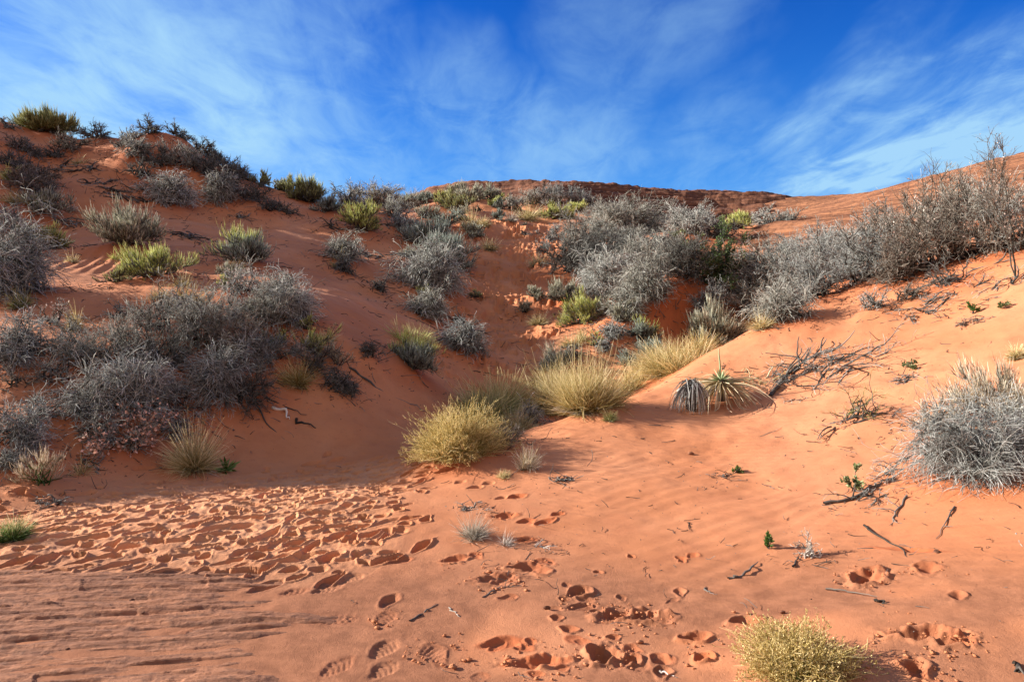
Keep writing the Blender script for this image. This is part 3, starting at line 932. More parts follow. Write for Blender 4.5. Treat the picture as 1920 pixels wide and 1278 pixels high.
def k_grass(root, W, H, d, rng, blade='straw', stalk=None, base=None, dens=1.0, stiff=.5, foot=.16, lo=.35):
    """bunch grass: several tufts grown together, some blades bent over, dead thatch at the foot"""
    q, r = lod(d)
    n = cnt(1900 * max(.12, W * H) ** .6 * q * dens, 70)
    nt = int(rng.integers(5, 9))
    ta = rng.uniform(0, 2 * math.pi, nt); tr = W * (foot + .06) * np.sqrt(rng.random(nt))
    tc = np.stack([np.cos(ta) * tr, np.sin(ta) * tr, np.zeros(nt)], 1)
    tl = rng.uniform(.68, 1.12, nt); tlean = rng.normal(0, .22, (nt, 3)) + .35 * unit(tc) * (tr / (W * .2))[:, None]
    k = rng.integers(0, nt, n)
    el = np.arcsin(rng.uniform(lo, 1, n)); az = rng.uniform(0, 2 * math.pi, n)
    D = np.stack([np.cos(az) * np.cos(el), np.sin(az) * np.cos(el), np.sin(el)], 1) + tlean[k] * [1, 1, .3]
    D[:, 2] = np.maximum(D[:, 2], .12); D = unit(D)
    el = np.arcsin(D[:, 2])
    reach = 1 / np.sqrt((np.cos(el) / (W * .5)) ** 2 + (np.sin(el) / H) ** 2)
    P = tc[k] + disc(n, W * .05, rng); P[:, 2] -= .01
    L = reach * rng.uniform(.5, 1.15, n) * tl[k] * (1.08 + .25 * (1 - stiff))
    bend = -rng.uniform(.1, 1.3, n) * (1 - stiff)
    bend = np.where(rng.random(n) < .18, -rng.uniform(1.8, 3.2, n), bend)
    S = grow(P, D, L, 5, .07, bend, rng)
    S[..., 2] = np.maximum(S[..., 2], -.02)
    Mesh().blades(S, np.maximum(.0026, r * 2.0), rng, 0, 1, .15).build('blades', blade, root)
    m = cnt(n * .22)
    S4 = grow(P[:m], unit(D[:m] * [1, 1, .35] + rng.normal(0, .2, (m, 3))), L[:m] * .55, 4, .12, -.9, rng)
    S4[..., 2] = np.maximum(S4[..., 2], .0)
    Mesh().blades(S4, np.maximum(.0034, r * 2.2), rng, 0, 1, .3).build('dead_thatch', 'greygrass', root)
    if base:
        m = cnt(n * .28)
        S2 = grow(P[:m], D[:m], L[:m] * .38, 3, .08, -.2, rng)
        Mesh().blades(S2, np.maximum(.004, r * 2.6), rng, 0, 1, .2).build('green_base', base, root)
    if stalk:
        m = cnt(n * .12)
        S3 = grow(P[:m], unit(D[:m] + UP * .5), L[:m] * 1.12, 4, .04, -.15, rng)
        Mesh().blades(S3, np.maximum(.0028, r * 2.0), rng, .3, 1, .5).build('seed_stalks', stalk, root)


def k_flowerbush(root, W, H, d, rng, stem='gold', head='seed', foot='green', dens=1.0):
    """rounded bush of thin upright stems, each ending in little dry flower heads"""
    q, r = lod(d)
    A = max(.2, W * (0.4 * W + H))
    ns = cnt(1100 * A * q * dens, 90)
    E = dome(ns, W, H, rng, .06, 1, .70, 1.03, 1, .03)
    S = aim(disc(ns, W * .20, rng) * np.array([1, 1, 0]), E, 5, .035, .10, rng)
    Mesh().blades(S, max(.0024, r * 1.8), rng, 0, .85, .5).build('stems', stem, root)
    nt = cnt(5200 * A * q * dens, 200)
    P, D = sprout(S, nt, .45, 1, .75, .45, rng, .35)
    T = grow(P, D, rng.uniform(.03, .085, nt) * (W + H) * .5, 2, .2, .3, rng)
    nh = cnt(24000 * A * q * dens, 400)
    P, D = sprout(T, nh, .15, 1, .9, .35, rng, .3)
    s = max(.0056, .00085 * d)
    Mesh().blades(T, max(.002, r * 1.4), rng, .3, 1, .6).leaves(P, D, s * rng.uniform(.8, 1.9, nh), s * .75, rng).build('flower_heads', head, root)
    m = cnt(420 * A * q, 60)
    P, D = sprout(S, m, .05, .38, .5, .5, rng, .5)
    Mesh().blades(grow(P, D, rng.uniform(.05, .10, m) * (W + H), 2, .1, .2, rng), max(.004, r * 2.4), rng, 0, 1, .2, True).build('green_foot', foot, root)


def k_leafy(root, W, H, d, rng, leaf='darkgreen', stem='darkbark', dens=1.0, size=.022, lo=.1):
    q, r = lod(d)
    A = max(.02, W * (0.4 * W + H))
    ns = cnt(16 * A ** .5 * min(1, q * 2), 4)
    S = aim(disc(ns, W * .10, rng), dome(ns, W, H, rng, lo, 1, .6, .98), 5, .09, .12, rng)
    nt = cnt(420 * A * q * dens, 20)
    P, D = sprout(S, nt, .2, 1, .6, .35, rng, .3)
    T = grow(P, D, rng.uniform(.10, .24, nt) * (W + H) * .5, 3, .2, .1, rng)
    Mesh().tubes(S, rng.uniform(2, 4, ns) * max(r, .0012), r, rng, 0, .7).tubes(T, r, r * .6, rng, .3, 1).build('stems', stem, root)
    nl = cnt(6000 * A * q * dens, 60)
    P, D = sprout(T, nl, .1, 1, .8, .35, rng, .2)
    s = max(size, .0022 * d)
    Mesh().leaves(P, D, s * rng.uniform(.8, 1.7, nl), s * .62, rng).build('leaves', leaf, root)


def k_rosette(root, W, H, d, rng, leaf='green'):
    """low herb of broad pointed leaves from one crown"""
    n = 26
    el = np.arcsin(rng.uniform(.15, .95, n)); az = rng.uniform(0, 2 * math.pi, n)
    D = np.stack([np.cos(az) * np.cos(el), np.sin(az) * np.cos(el), np.sin(el)], 1)
    L = 1 / np.sqrt((np.cos(el) / (W * .5)) ** 2 + (np.sin(el) / H) ** 2) * rng.uniform(.75, 1.1, n)
    S = grow(disc(n, W * .05, rng), D, L, 4, .07, -.35, rng)
    Mesh().blades(S, W * .13, rng, 0, 1, .1, True).build('leaves', leaf, root)
    Mesh().tubes(S[:8, :3] * np.array([.6, .6, .8]), .004, .002, rng, 0, .5).build('stems', 'oliveleaf', root)


def k_sapling(root, W, H, d, rng, leaf='pinkleaf', twig='browntwig', ntr=2, dens=1.0, nleaf=60):
    """tall thin bare shrub: a few upright stems, sparse side branches, a few hanging dry leaves"""
    q, r = lod(d)
    q = max(q, .35)
    E = np.stack([rng.normal(0, W * .28, ntr), rng.normal(0, W * .28, ntr), H * rng.uniform(.78, 1.0, ntr)], 1); E[0, 2] = H
    S = aim(disc(ntr, W * .08, rng), E, 8, .035, .04, rng)
    Mesh().tubes(S, rng.uniform(.010, .016, ntr) * max(.8, d / 14), r * .8, rng, 0, .8, 5).build('trunk_stems', 'bark', root)
    nb = cnt(16 * ntr * dens, 8)
    P, D = sprout(S, nb, .2, .98, .55, .45, rng)
    Bz = grow(P, D, rng.uniform(.12, .32, nb) * H * (1.15 - P[:, 2] / H * .6), 5, .18, .3, rng)
    nt = cnt(150 * ntr * q * dens, 50)
    P, D = sprout(Bz, nt, .15, 1, .6, .35, rng)
    T = grow(P, D, rng.uniform(.05, .14, nt) * H, 3, .2, .15, rng)
    Mesh().tubes(Bz, r * 1.3, r * .6, rng, .0, .5).tubes(T, r * .62, r * .35, rng, .2, .75).build('branches', twig, root)
    P, D = sprout(T, int(nleaf * ntr), .3, 1, .8, -.1, rng)
    s = max(.014, .0010 * d)
    Mesh().leaves(P, D, s * 1.5, s, rng).build('dry_leaves', leaf, root)


def k_deadmat(root, W, H, d, rng, wood='deadwood', twig='bluetwig', n=14, dens=1.0, long_axis=0.0):
    """dead branches lying on the sand"""
    q, r = lod(d)
    P = np.stack([rng.uniform(-.4, .4, n) * W, rng.uniform(-.3, .3, n) * min(W, H * 4), np.full(n, H * .1)], 1)
    az = long_axis + rng.normal(0, .7, n) + (rng.random(n) < .5) * math.pi
    D = np.stack([np.cos(az), np.sin(az), rng.uniform(.05, .55, n)], 1)
    S = grow(P, D, rng.uniform(.25, .6, n) * W, 7, .22, -.75, rng)
    S[..., 2] = np.clip(S[..., 2], 0, H)
    Mesh().tubes(S, rng.uniform(2.0, 5.0, n) * max(r, .0016), r * 1.1, rng, 0, 1, 5).build('dead_branches', wood, root)
    nt = cnt(160 * dens * min(1, q * 1.4), 20)
    P, D = sprout(S, nt, .1, 1, .6, .15, rng)
    T = grow(P, D, rng.uniform(.05, .2, nt) * W, 4, .25, -.3, rng)
    T[..., 2] = np.clip(T[..., 2], -.01, H * 1.1)
    Mesh().tubes(T, r * 1.2, r * .6, rng, .1, 1).build('twigs', twig, root)


def k_bunch(root, W, H, d, rng, mat='bluetwig', foot='darktwig'):
    """small clump of fine stems combed one way"""
    k_grass(root, W, H, d, rng, mat, None, None, 1.2, .3, .2, .2)


def k_yucca(root, W, H, d, rng):
    n = 270
    az = rng.uniform(0, 2 * math.pi, n); el = rng.uniform(-.10, 1.45, n)
    D = np.stack([np.cos(az) * np.cos(el), np.sin(az) * np.cos(el), np.sin(el)], 1)
    c = np.array([0, 0, H * .55])
    S = grow(np.tile(c, (60, 1)) + D[:60] * .03, unit(D[:60] + UP * .15), W * rng.uniform(.07, .11, 60), 3, .02, -.05, rng)
    Mesh().blades(S, .014, rng, 0, 1, .05).build('green_leaves', 'yucca', root)
    el2 = rng.uniform(-.55, .45, n)
    D2 = np.stack([np.cos(az) * np.cos(el2), np.sin(az) * np.cos(el2), np.sin(el2)], 1)
    S2 = grow(np.tile(c, (n, 1)) - UP * .03 + D2 * .03, D2, W * rng.uniform(.25, .55, n), 5, .07, -.95, rng)
    S2[..., 2] = np.maximum(S2[..., 2], .005)
    Mesh().blades(S2, .013, rng, 0, 1, .1).build('dead_leaves', 'deadleaf', root)
    Mesh().tubes(aim(np.tile(c, (1, 1)), c[None] + np.array([[-.02, 0, H * .75]]), 5, .01, 0, rng), .013, .007, rng, 0, .6, 6).build('flower_stalk', 'yucca', root)
    Mesh().tubes(aim(np.zeros((1, 3)), c[None], 4, .02, 0, rng), .05, .04, rng, 0, .4, 7).build('trunk', 'deadwood', root)


def k_skirt(root, W, H, d, rng):
    """old yucca head: grey hanging dead leaves"""
    n = 190
    az = rng.uniform(0, 2 * math.pi, n)
    c = np.array([0, 0, H * .85])
    D = np.stack([np.cos(az), np.sin(az), rng.uniform(-.3, .5, n)], 1)
    S = grow(np.tile(c, (n, 1)) + rng.normal(0, .03, (n, 3)), D, rng.uniform(.8, 1.25, n) * H, 6, .05, -3.4, rng)
    S[..., :2] *= W / (2 * np.abs(S[..., :2]).max()) * 1.3
    S[..., 2] = np.maximum(S[..., 2], .005)
    Mesh().blades(S, .013, rng, 0, 1, .1).build('dead_leaves', 'greyleaf', root)
    Mesh().tubes(aim(np.zeros((1, 3)), c[None], 4, .02, 0, rng), .06, .05, rng, 0, .4, 7).build('trunk', 'deadwood', root)


RNG_SEED = [100]
PLACED = []


QUEUE = []


def plant(name, kind, u, v, w, h, label, cat, group=None, d=None, lean=0.0, sink=0.02, **kw):
    """note one plant: foot seen at (u, v), w x h pixels of the 1920 px photograph turned into metres at its distance"""
    if d is None:
        x, y, _ = hit(u, v)
    else:
        x, y, _ = at_depth(u, v, d)
    W = w * y / FPX; H = h * y / FPX
    if kind in (k_twiggy, k_tangle, k_plume):
        W *= 1.22; H *= 1.25
    if y > 23 and kind in (k_plume, k_grass) and x > -.3 * y:
        W *= 1.18; H *= 1.2
    elif y > 23 and kind in (k_twiggy, k_tangle):
        W *= .95; H *= .80
    if kind in (k_twiggy, k_tangle, k_plume, k_flowerbush, k_leafy) and d is None:
        x *= (y + 0.12 * W) / y; y += 0.12 * W
    QUEUE.append(dict(name=name, kind=kind, x=x, y=y, W=W, H=H, label=label, cat=cat, group=group, lean=lean, sink=sink, kw=kw))


def set_mounds():
    for p in QUEUE:
        if p['kind'] in (k_twiggy, k_tangle, k_plume, k_flowerbush, k_grass) and p['W'] > .35:
            k = .10 if p['kind'] in (k_tangle, k_twiggy) else .07
            MOUNDS.append((p['x'], p['y'], k * min(p['W'], 1.6), .55 * p['W']))


def grow_plants():
    for p in QUEUE:
        x, y, H, kind = p['x'], p['y'], p['H'], p['kind']
        z = float(ground([x], [y])[0])
        o = bpy.data.objects.new(p['name'], None)
        COL.objects.link(o)
        o.location = (x, y, z - p['sink'] * min(1, H * 2))
        e = max(.3, p['W'] * .5)            # follow the slope a little
        gx = float(ground([x + e], [y])[0] - ground([x - e], [y])[0]) / (2 * e)
        gy = float(ground([x], [y + e])[0] - ground([x], [y - e])[0]) / (2 * e)
        RNG_SEED[0] += 1
        rng = np.random.default_rng(RNG_SEED[0])
        f = 0.9 if kind in (k_deadmat, k_tangle, k_twiggy) else 0.35
        tilt = rng.normal(0, .07, 2) if kind in (k_twiggy, k_tangle, k_plume, k_grass) else (0, 0)
        o.rotation_euler = (math.atan(gy) * f + tilt[0], -math.atan(gx) * f + p['lean'] + tilt[1], 0)
        o['label'] = p['label']; o['category'] = p['cat']
        if p['group']:
            o['group'] = p['group']
        kind(o, p['W'], H, math.hypot(x, y), rng, **p['kw'])


def stick(name, pts, r, mat, label, cat='stick', group=None, raise_=0.5, branch=None):
    """a fallen branch or root lying along places of the photograph, set down on the land"""
    P = np.array([hit(*p) for p in pts])
    t = np.linspace(0, 1, len(P)); n = 3 * len(P)
    tt = np.linspace(0, 1, n)
    Q = np.stack([np.interp(tt, t, P[:, k]) for k in range(3)], 1)
    Q[1:-1] = (Q[:-2] + 2 * Q[1:-1] + Q[2:]) / 4
    Q[:, 2] = ground(Q[:, 0], Q[:, 1]) + r * raise_
    c = Q.mean(0); c[2] = Q[:, 2].min()
    o = bpy.data.objects.new(name, None); COL.objects.link(o)
    RNG_SEED[0] += 1
    rng = np.random.default_rng(RNG_SEED[0])
    Q = Q - c
    Q[1:-1] += rng.normal(0, r * .6, (n - 2, 3)) + r * 1.2 * np.sin(np.linspace(0, 7, n - 2) + rng.uniform(0, 6))[:, None] * np.array([.5, .8, .1])
    M = Mesh().tubes(Q[None], r, r * .22, rng, .2, 1, 7)
    if branch:
        Pp, D = sprout(Q[None], branch, .25, .9, .6, .2, rng)
        T = grow(Pp, D, rng.uniform(.12, .35, branch) * np.linalg.norm(Q[-1] - Q[0]), 5, .2, -.3, rng)
        M.tubes(T, r * .5, r * .2, rng, .3, 1, 5)
    bpy.data.objects.remove(o)
    ob = M.build(name, mat, None)
    ob.location = c
    ob['label'] = label; ob['category'] = cat
    if group:
        ob['group'] = group
    return ob

# ------------------------------------------------------------------ the plants, one by one
def tw(u, v, w, h, label, **k): plant('bare_shrub', k_twiggy, u, v, w, h, label, 'shrub', 'bare twiggy shrubs', **k)
def tg(u, v, w, h, label, **k): plant('tangled_shrub', k_tangle, u, v, w, h, label, 'shrub', 'tangled drooping shrubs', **k)
def sg(u, v, w, h, label, **k): plant('sagebrush', k_plume, u, v, w, h, label, 'sagebrush', 'pale sagebrush', **k)
def rb(u, v, w, h, label, **k): plant('rabbitbrush', k_plume, u, v, w, h, label, 'rabbitbrush', 'yellow green rabbitbrush', **{'shoot': 'lime', **k})
def gr(u, v, w, h, label, **k): plant('grass_clump', k_grass, u, v, w, h, label, 'grass clump', 'dry grass clumps', **k)
def fb(u, v, w, h, label, **k): plant('snakeweed_bush', k_flowerbush, u, v, w, h, label, 'bush', 'golden snakeweed bushes', **k)
def lf(u, v, w, h, label, **k): plant('leafy_bush', k_leafy, u, v, w, h, label, 'bush', 'green leafy bushes', **k)
def hb(u, v, w, h, label, **k): plant('herb', k_leafy, u, v, w, h, label, 'herb', 'small green herbs on bare sand', **{'leaf': 'green', 'size': .014, 'dens': 2.5, **k})
def sp(u, v, w, h, label, **k): plant('sapling', k_sapling, u, v, w, h, label, 'sapling', 'bare saplings on the dune crest', **k)
def dm(u, v, w, h, label, **k): plant('dead_brush', k_deadmat, u, v, w, h, label, 'dead brush', 'dead brush lying on the sand', **k)


# upper left dune and its sky line
rb(90, 256, 110, 36, 'widest olive green bush on the skyline of the upper dune', shoot='olive', base='olive', dens=1.5)
tw(182, 266, 60, 27, 'dark grey bush on the skyline between olive bush and notch', twig='darktwig')
tw(225, 282, 40, 16, 'low dark scrub draped over the edge of the skyline notch', twig='darktwig', stem='darkbark')
tw(14, 245, 44, 18, 'small thin twiggy bush on the skyline behind the olive bush', dens=.5)
tw(40, 292, 60, 22, 'brown low scrub under a sand lip below the olive bush', twig='browntwig')
tw(128, 288, 75, 26, 'pale brown scrub hanging below the sand lip under skyline bushes', twig='browntwig')
tw(20, 322, 80, 26, 'dark brown scrub at the edge of the upper dune', twig='darktwig', stem='darkbark')
tw(70, 345, 70, 34, 'reddish brown scrub in the shade of the upper dune', twig='browntwig', stem='darkbark')
tw(45, 362, 85, 36, 'brown thicket directly above the pale yellow grass tufts', twig='browntwig', stem='darkbark')
gr(16, 345, 36, 34, 'yellow green grass tuft standing in the brown upper scrub', blade='lime')
dm(122, 318, 62, 13, 'dark flat brush under pale stalks on the shaded upper slope')
dm(160, 318, 50, 13, 'dark brush strip ending beside the scrubby skyline hump')
gr(150, 309, 40, 16, 'thin pale straw stalks above a dark brush strip', blade='straw', dens=.4)
dm(190, 345, 60, 8, 'thin dark litter strip below the scrubby hump')
dm(215, 360, 55, 10, 'dark dead brush on the bare shaded slope under the hump')
dm(243, 376, 60, 12, 'widest dark dead brush touching the pale drooping shrub')
# the hump
tw(245, 272, 60, 26, 'wispy shrub at the start of the skyline hump beside the notch', dens=.7)
tw(285, 256, 52, 30, 'tallest upright twiggy shrub on top of the skyline hump', twig='darktwig')
tw(335, 258, 60, 26, 'twiggy shrub on the hump crest in front of the sky', twig='darktwig', dens=.8)
tw(375, 275, 50, 36, 'spiky dark shrub on the far shoulder of the hump', twig='darktwig')
tw(395, 300, 50, 32, 'dark shrub descending the shoulder of the hump', twig='darktwig')
tw(255, 305, 70, 36, 'grey scrub on the near face of the hump', twig='twig', stem='darkbark')
tw(300, 318, 70, 34, 'dark scrub in the hollow at the foot of the hump', twig='darktwig', stem='darkbark')
tw(350, 318, 80, 40, 'dense grey scrub over red earth under the hump crest', stem='darkbark')
tw(385, 335, 70, 38, 'dark scrub between hump and the two pale drooping shrubs', twig='darktwig', stem='darkbark')
tw(425, 322, 56, 34, 'dark twiggy shrub on the skyline slope below the hump', twig='darktwig')
tw(450, 342, 60, 32, 'low dark shrub lower on the sloping skyline', twig='darktwig')
tw(425, 355, 80, 36, 'dark scrub mass just under the sloping skyline', twig='darktwig', stem='darkbark')
tg(318, 388, 88, 66, 'pale grey drooping shrub in the middle of the shaded slope', twig='silver')
dm(278, 362, 60, 14, 'dark fallen branches beside the pale drooping shrub')
tg(412, 382, 72, 60, 'second pale drooping shrub, under the sloping skyline', twig='twig')
tw(475, 382, 66, 36, 'dark shrub beside the second pale drooping shrub', twig='darktwig')
tw(508, 402, 60, 26, 'low dark shrub at the end of the dark scrub line', twig='darktwig')
dm(452, 408, 30, 22, 'small dark dead stump below the second pale drooping shrub')
sg(488, 354, 52, 24, 'grey sagebrush on the skyline above the red saddle', shoot='olive')
tw(520, 346, 26, 34, 'thin upright twig shrub on the skyline between sagebrushes', dens=.5)
sg(543, 360, 62, 32, 'olive sagebrush on the skyline beside the yellow green one', shoot='olive')
rb(577, 386, 74, 40, 'round yellow green rabbitbrush on the skyline of the saddle', shoot='olive', tip=2.4, tipmat='lime')
# saddle
sg(612, 404, 58, 24, 'low grey green sagebrush in front of the skyline thicket', shoot='bluesage')
tw(655, 392, 78, 34, 'grey shrub at the start of the skyline thicket on the saddle', twig='twig')
tw(705, 392, 100, 50, 'largest rounded grey shrub of the skyline thicket on the saddle', twig='twig', dens=1.2)
tw(740, 415, 60, 46, 'grey shrub stepping down behind the bright rabbitbrush', twig='twig')
tw(752, 438, 66, 50, 'dark grey shrub leaning over dead logs', twig='bluetwig', stem='darkbark')
rb(680, 442, 62, 56, 'bright yellow green rabbitbrush standing alone on the saddle slope', shoot='lime', base='browntwig')
dm(635, 430, 66, 13, 'dead branch heap beside the bright rabbitbrush')
dm(735, 432, 70, 12, 'dark dead logs at the foot of the dark grey shrub')
sg(800, 415, 48, 20, 'small pale sagebrush on the sunny lip of the trail')
gr(782, 377, 50, 18, 'tan grass mound on the saddle skyline', blade='greygrass')
sg(802, 381, 30, 18, 'small dark sagebrush beside the tan skyline mound', shoot='bluesage')
tw(780, 393, 40, 16, 'low brown scrub under the tan skyline mound', twig='browntwig')
# top of the trail
rb(828, 382, 34, 16, 'small yellow green rabbitbrush below the sandstone ridge', shoot='lime')
sg(853, 374, 40, 22, 'grey sagebrush nearest the notch in the sandstone ridge', shoot='sage')
sg(880, 380, 50, 22, 'pale sagebrush row member under the ridge, above olive scrub', shoot='sage')
sg(915, 378, 50, 22, 'pale sagebrush centred under the highest ledge of the ridge', shoot='sage')
sg(853, 400, 60, 28, 'olive tipped sagebrush beside the upper trail', shoot='olive')
sg(862, 418, 34, 22, 'small grey sagebrush at the bend of the trail', shoot='bluesage')
gr(882, 430, 36, 34, 'straw grass tuft behind the round pale sagebrush of the trail', blade='straw')
sg(888, 450, 42, 30, 'round pale sagebrush at the edge of the upper trail')
rb(925, 392, 30, 20, 'yellow green tuft where the upper trail narrows', shoot='lime')
sg(940, 396, 30, 24, 'dark grey sagebrush beside the yellow green tuft', shoot='bluesage')
sg(935, 415, 30, 22, 'small sagebrush standing in the upper trail', shoot='bluesage')
tw(898, 398, 24, 12, 'tiny dark dead bush on a sand lump by the trail', twig='darktwig')
tw(968, 400, 50, 30, 'grey shrub behind the pale golden grass', twig='twig')
gr(990, 416, 46, 30, 'round pale golden grass clump at the trail shoulder', blade='straw', base='gold', lo=.2)
gr(1012, 408, 30, 24, 'tan grass between golden clump and yellow green patch', blade='greygrass', lo=.2)
rb(1045, 416, 56, 26, 'yellow green rabbitbrush patch beside golden grass', shoot='lime')
rb(1082, 402, 44, 20, 'bright lime rabbitbrush in front of the skyline shrubs', shoot='lime')
tw(1000, 388, 60, 30, 'grey shrub at the start of the skyline brush below the tree', twig='twig')
tw(1040, 386, 70, 32, 'dark grey shrub under the lone skyline tree', twig='bluetwig', stem='darkbark')
tw(1085, 388, 64, 28, 'dark grey shrub at the far end of the skyline brush', twig='bluetwig', stem='darkbark')
sp(1018, 366, 16, 28, 'lone thin tree rising above the skyline brush', ntr=2, nleaf=10)
tw(985, 425, 22, 7, 'tiny flat plant on sunny sand below golden grass', twig='browntwig')
tw(984, 440, 18, 8, 'tiny dark plant on the sunny dune shoulder', twig='darktwig')
# thicket in the middle distance
tw(1168, 445, 150, 62, 'largest smooth grey shrub dome below the sandstone ridge', twig='twig', dens=1.3)
tw(1290, 444, 120, 52, 'wide pale grey shrub dome beside the largest grey dome', twig='silver', dens=1.1)
tw(1228, 440, 70, 40, 'grey shrub filling the gap between the two grey domes', twig='twig')
tw(1340, 452, 80, 36, 'dark shrub in the hollow beside the sunlit sandstone slab', twig='darktwig')
rb(1384, 455, 60, 30, 'bright green bush in the hollow behind the sandstone slab', shoot='lime', d=33)
tw(1440, 450, 80, 34, 'sparse pale shrub behind the sandstone slab', twig='silver', dens=.6, d=34)
tw(1488, 440, 60, 30, 'thin pale shrub at the end of the hollow above the slab', twig='twig', dens=.5, d=34)
tw(1085, 478, 70, 84, 'gnarled shrub with a twisted dark trunk above the shaded trail', twig='twig', dens=.6, stem='darkbark')
tw(1120, 470, 80, 50, 'grey shrub behind the gnarled trunk', twig='twig')
tw(1040, 455, 56, 26, 'blue grey shrub on the sunny dune shoulder', twig='bluetwig')
tw(1022, 470, 40, 18, 'low blue grey shrub at the edge of the shaded trail', twig='bluetwig')
tw(1180, 470, 110, 34, 'low pale scrub below the largest grey dome', twig='twig', dens=.8)
tw(1085, 520, 110, 60, 'dark shrub overhanging the shaded trail', twig='darktwig', stem='darkbark', dens=1.2)
tw(1150, 505, 100, 60, 'dark shrub in the heart of the middle thicket', twig='darktwig', stem='darkbark')
tg(1140, 562, 120, 74, 'silver grey drooping shrub at the front of the middle thicket', twig='silver')
tg(1215, 572, 110, 70, 'drooping grey shrub on top of the dark red bank', twig='twig')
tw(1220, 515, 120, 55, 'grey shrub on the pink sand patch inside the thicket', twig='twig', dens=.8)
tw(1275, 530, 110, 70, 'darkest shrub above the dark red bank', twig='darktwig', stem='darkbark', dens=1.3)
lf(1300, 480, 80, 52, 'olive tinted shrub on the rise beside the sandstone slab', leaf='oliveleaf', dens=.5)
lf(1340, 560, 115, 125, 'tall green leafy bush beside the sandstone slab', leaf='darkgreen', dens=1.6)
lf(1322, 520, 60, 50, 'pale green leafy crown behind the tall green bush', leaf='oliveleaf', dens=.7)
lf(1395, 540, 90, 50, 'dark green bush at the foot of the sandstone slab', leaf='darkgreen', dens=.6)
tw(1395, 575, 110, 60, 'grey shrub in the gully below the sandstone slab', twig='bluetwig')
tw(1320, 600, 80, 60, 'blue grey shrub in the deep shade of the gully', twig='bluetwig', stem='darkbark')
# bushes of the middle slope
tg(640, 494, 80, 44, 'grey sprawling shrub beside the sunlit sand patch', twig='twig')
gr(630, 505, 24, 36, 'yellow grass tuft leaning on the grey sprawling shrub', blade='gold')
tg(645, 514, 46, 28, 'small dark dome under the grey sprawling shrub', twig='darktwig', stem='darkbark')
dm(690, 480, 66, 18, 'dark fallen branch trailing down from the grey sprawling shrub')
tg(710, 549, 36, 24, 'small round dark clump alone on shaded sand', twig='darktwig', stem='darkbark')
sg(460, 500, 112, 62, 'dark grey dome with a yellow green side and a golden tuft below', shoot='bluesage', base='darktwig', tip=2.9, tipmat='lime')
gr(440, 508, 46, 30, 'golden grass tuft in front of the dark grey dome', blade='gold')
sg(430, 524, 66, 26, 'pale low sagebrush under the golden grass tuft', shoot='sage')
sg(245, 474, 116, 82, 'large pale sagebrush plume in the middle of the bare red slope', shoot='sage', dens=1.2)
dm(345, 440, 70, 18, 'grey dead brush on the sand beside the large pale sagebrush')
rb(285, 530, 130, 54, 'wide yellow green rabbitbrush at the end of the rippled bench', shoot='lime', base='bluetwig')
gr(338, 538, 34, 40, 'straw coloured grass at the edge of the wide rabbitbrush', blade='straw')
rb(225, 537, 66, 28, 'low olive rabbitbrush creeping down from the rippled bench', shoot='olive')
gr(135, 492, 20, 24, 'small straw tuft on the crest of the rippled bench', blade='straw')
gr(215, 490, 16, 20, 'tiny grass tuft at the far end of the rippled bench', blade='lime')
sg(770, 700, 112, 66, 'dark grey dome with yellow green top above the wash', shoot='bluesage', base='darktwig', tip=1.6, tipmat='lime', dens=1.2)
gr(768, 652, 90, 46, 'fringe of yellow green stalks behind the dark grey dome of the wash', blade='lime')
tg(690, 672, 46, 34, 'small black brown mound beside the dark grey dome', twig='darktwig', stem='darkbark')
tg(865, 668, 92, 58, 'round grey twig ball beside the trail', twig='bluetwig')
sg(888, 650, 30, 44, 'thin yellow green shoots at the side of the twig ball', shoot='lime', dens=.5)
tw(862, 615, 50, 20, 'low dark scrub just behind the round twig ball', twig='darktwig')
tg(795, 602, 88, 54, 'grey shrub with a lime green tuft growing from it', twig='twig')
rb(788, 560, 42, 22, 'lime green tuft on top of a grey shrub', shoot='lime')
tg(802, 552, 112, 92, 'large silver grey drooping shrub on the middle slope', twig='silver', dens=1.1)
sg(838, 508, 100, 72, 'dark smooth grey bush behind the large silver shrub', shoot='bluesage', base='darktwig')
sg(800, 470, 84, 40, 'dark sagebrush above the large silver shrub', shoot='bluesage', base='darktwig')
sg(765, 487, 42, 24, 'pale yellow green sagebrush beside the large silver shrub', shoot='sage')
# frame edge on the left
gr(28, 384, 46, 24, 'pale yellow grass below the brown thicket at the slope edge', blade='straw')
gr(58, 388, 40, 22, 'greenish yellow grass beside the pale yellow one', blade='lime')
sg(80, 412, 90, 40, 'pale tan sagebrush with a dark underside on the upper slope', shoot='sage')
gr(132, 398, 28, 16, 'small round pale tuft alone on the red slope', blade='greygrass')
tw(16, 440, 80, 46, 'grey shrub below the pale tan sagebrush at the slope edge', twig='twig')
dm(120, 424, 110, 10, 'long dark dead branch lying under the pale tan sagebrush')
rb(92, 475, 84, 52, 'olive and gold rabbitbrush above the big grey dome', shoot='olive', tip=1.0, tipmat='lime')
rb(50, 462, 50, 40, 'yellowish bush between big grey dome and olive gold rabbitbrush', shoot='olive')
tg(30, 570, 170, 130, 'big grey dome of tangled twigs beside the rippled bench', twig='bluetwig')
gr(40, 582, 44, 38, 'olive grass tuft in front of the big grey dome', blade='olive')
gr(145, 618, 34, 64, 'tall narrow yellow grass clump on the sunlit bench', blade='gold', lo=.75, stiff=.8)
tw(95, 615, 66, 36, 'sparse pinkish twigs beside the tall yellow grass', twig='browntwig', dens=.35, leaf='pinkleaf')
tw(220, 605, 60, 30, 'sparse bleached twigs on the sunlit bench', twig='twig', dens=.4)
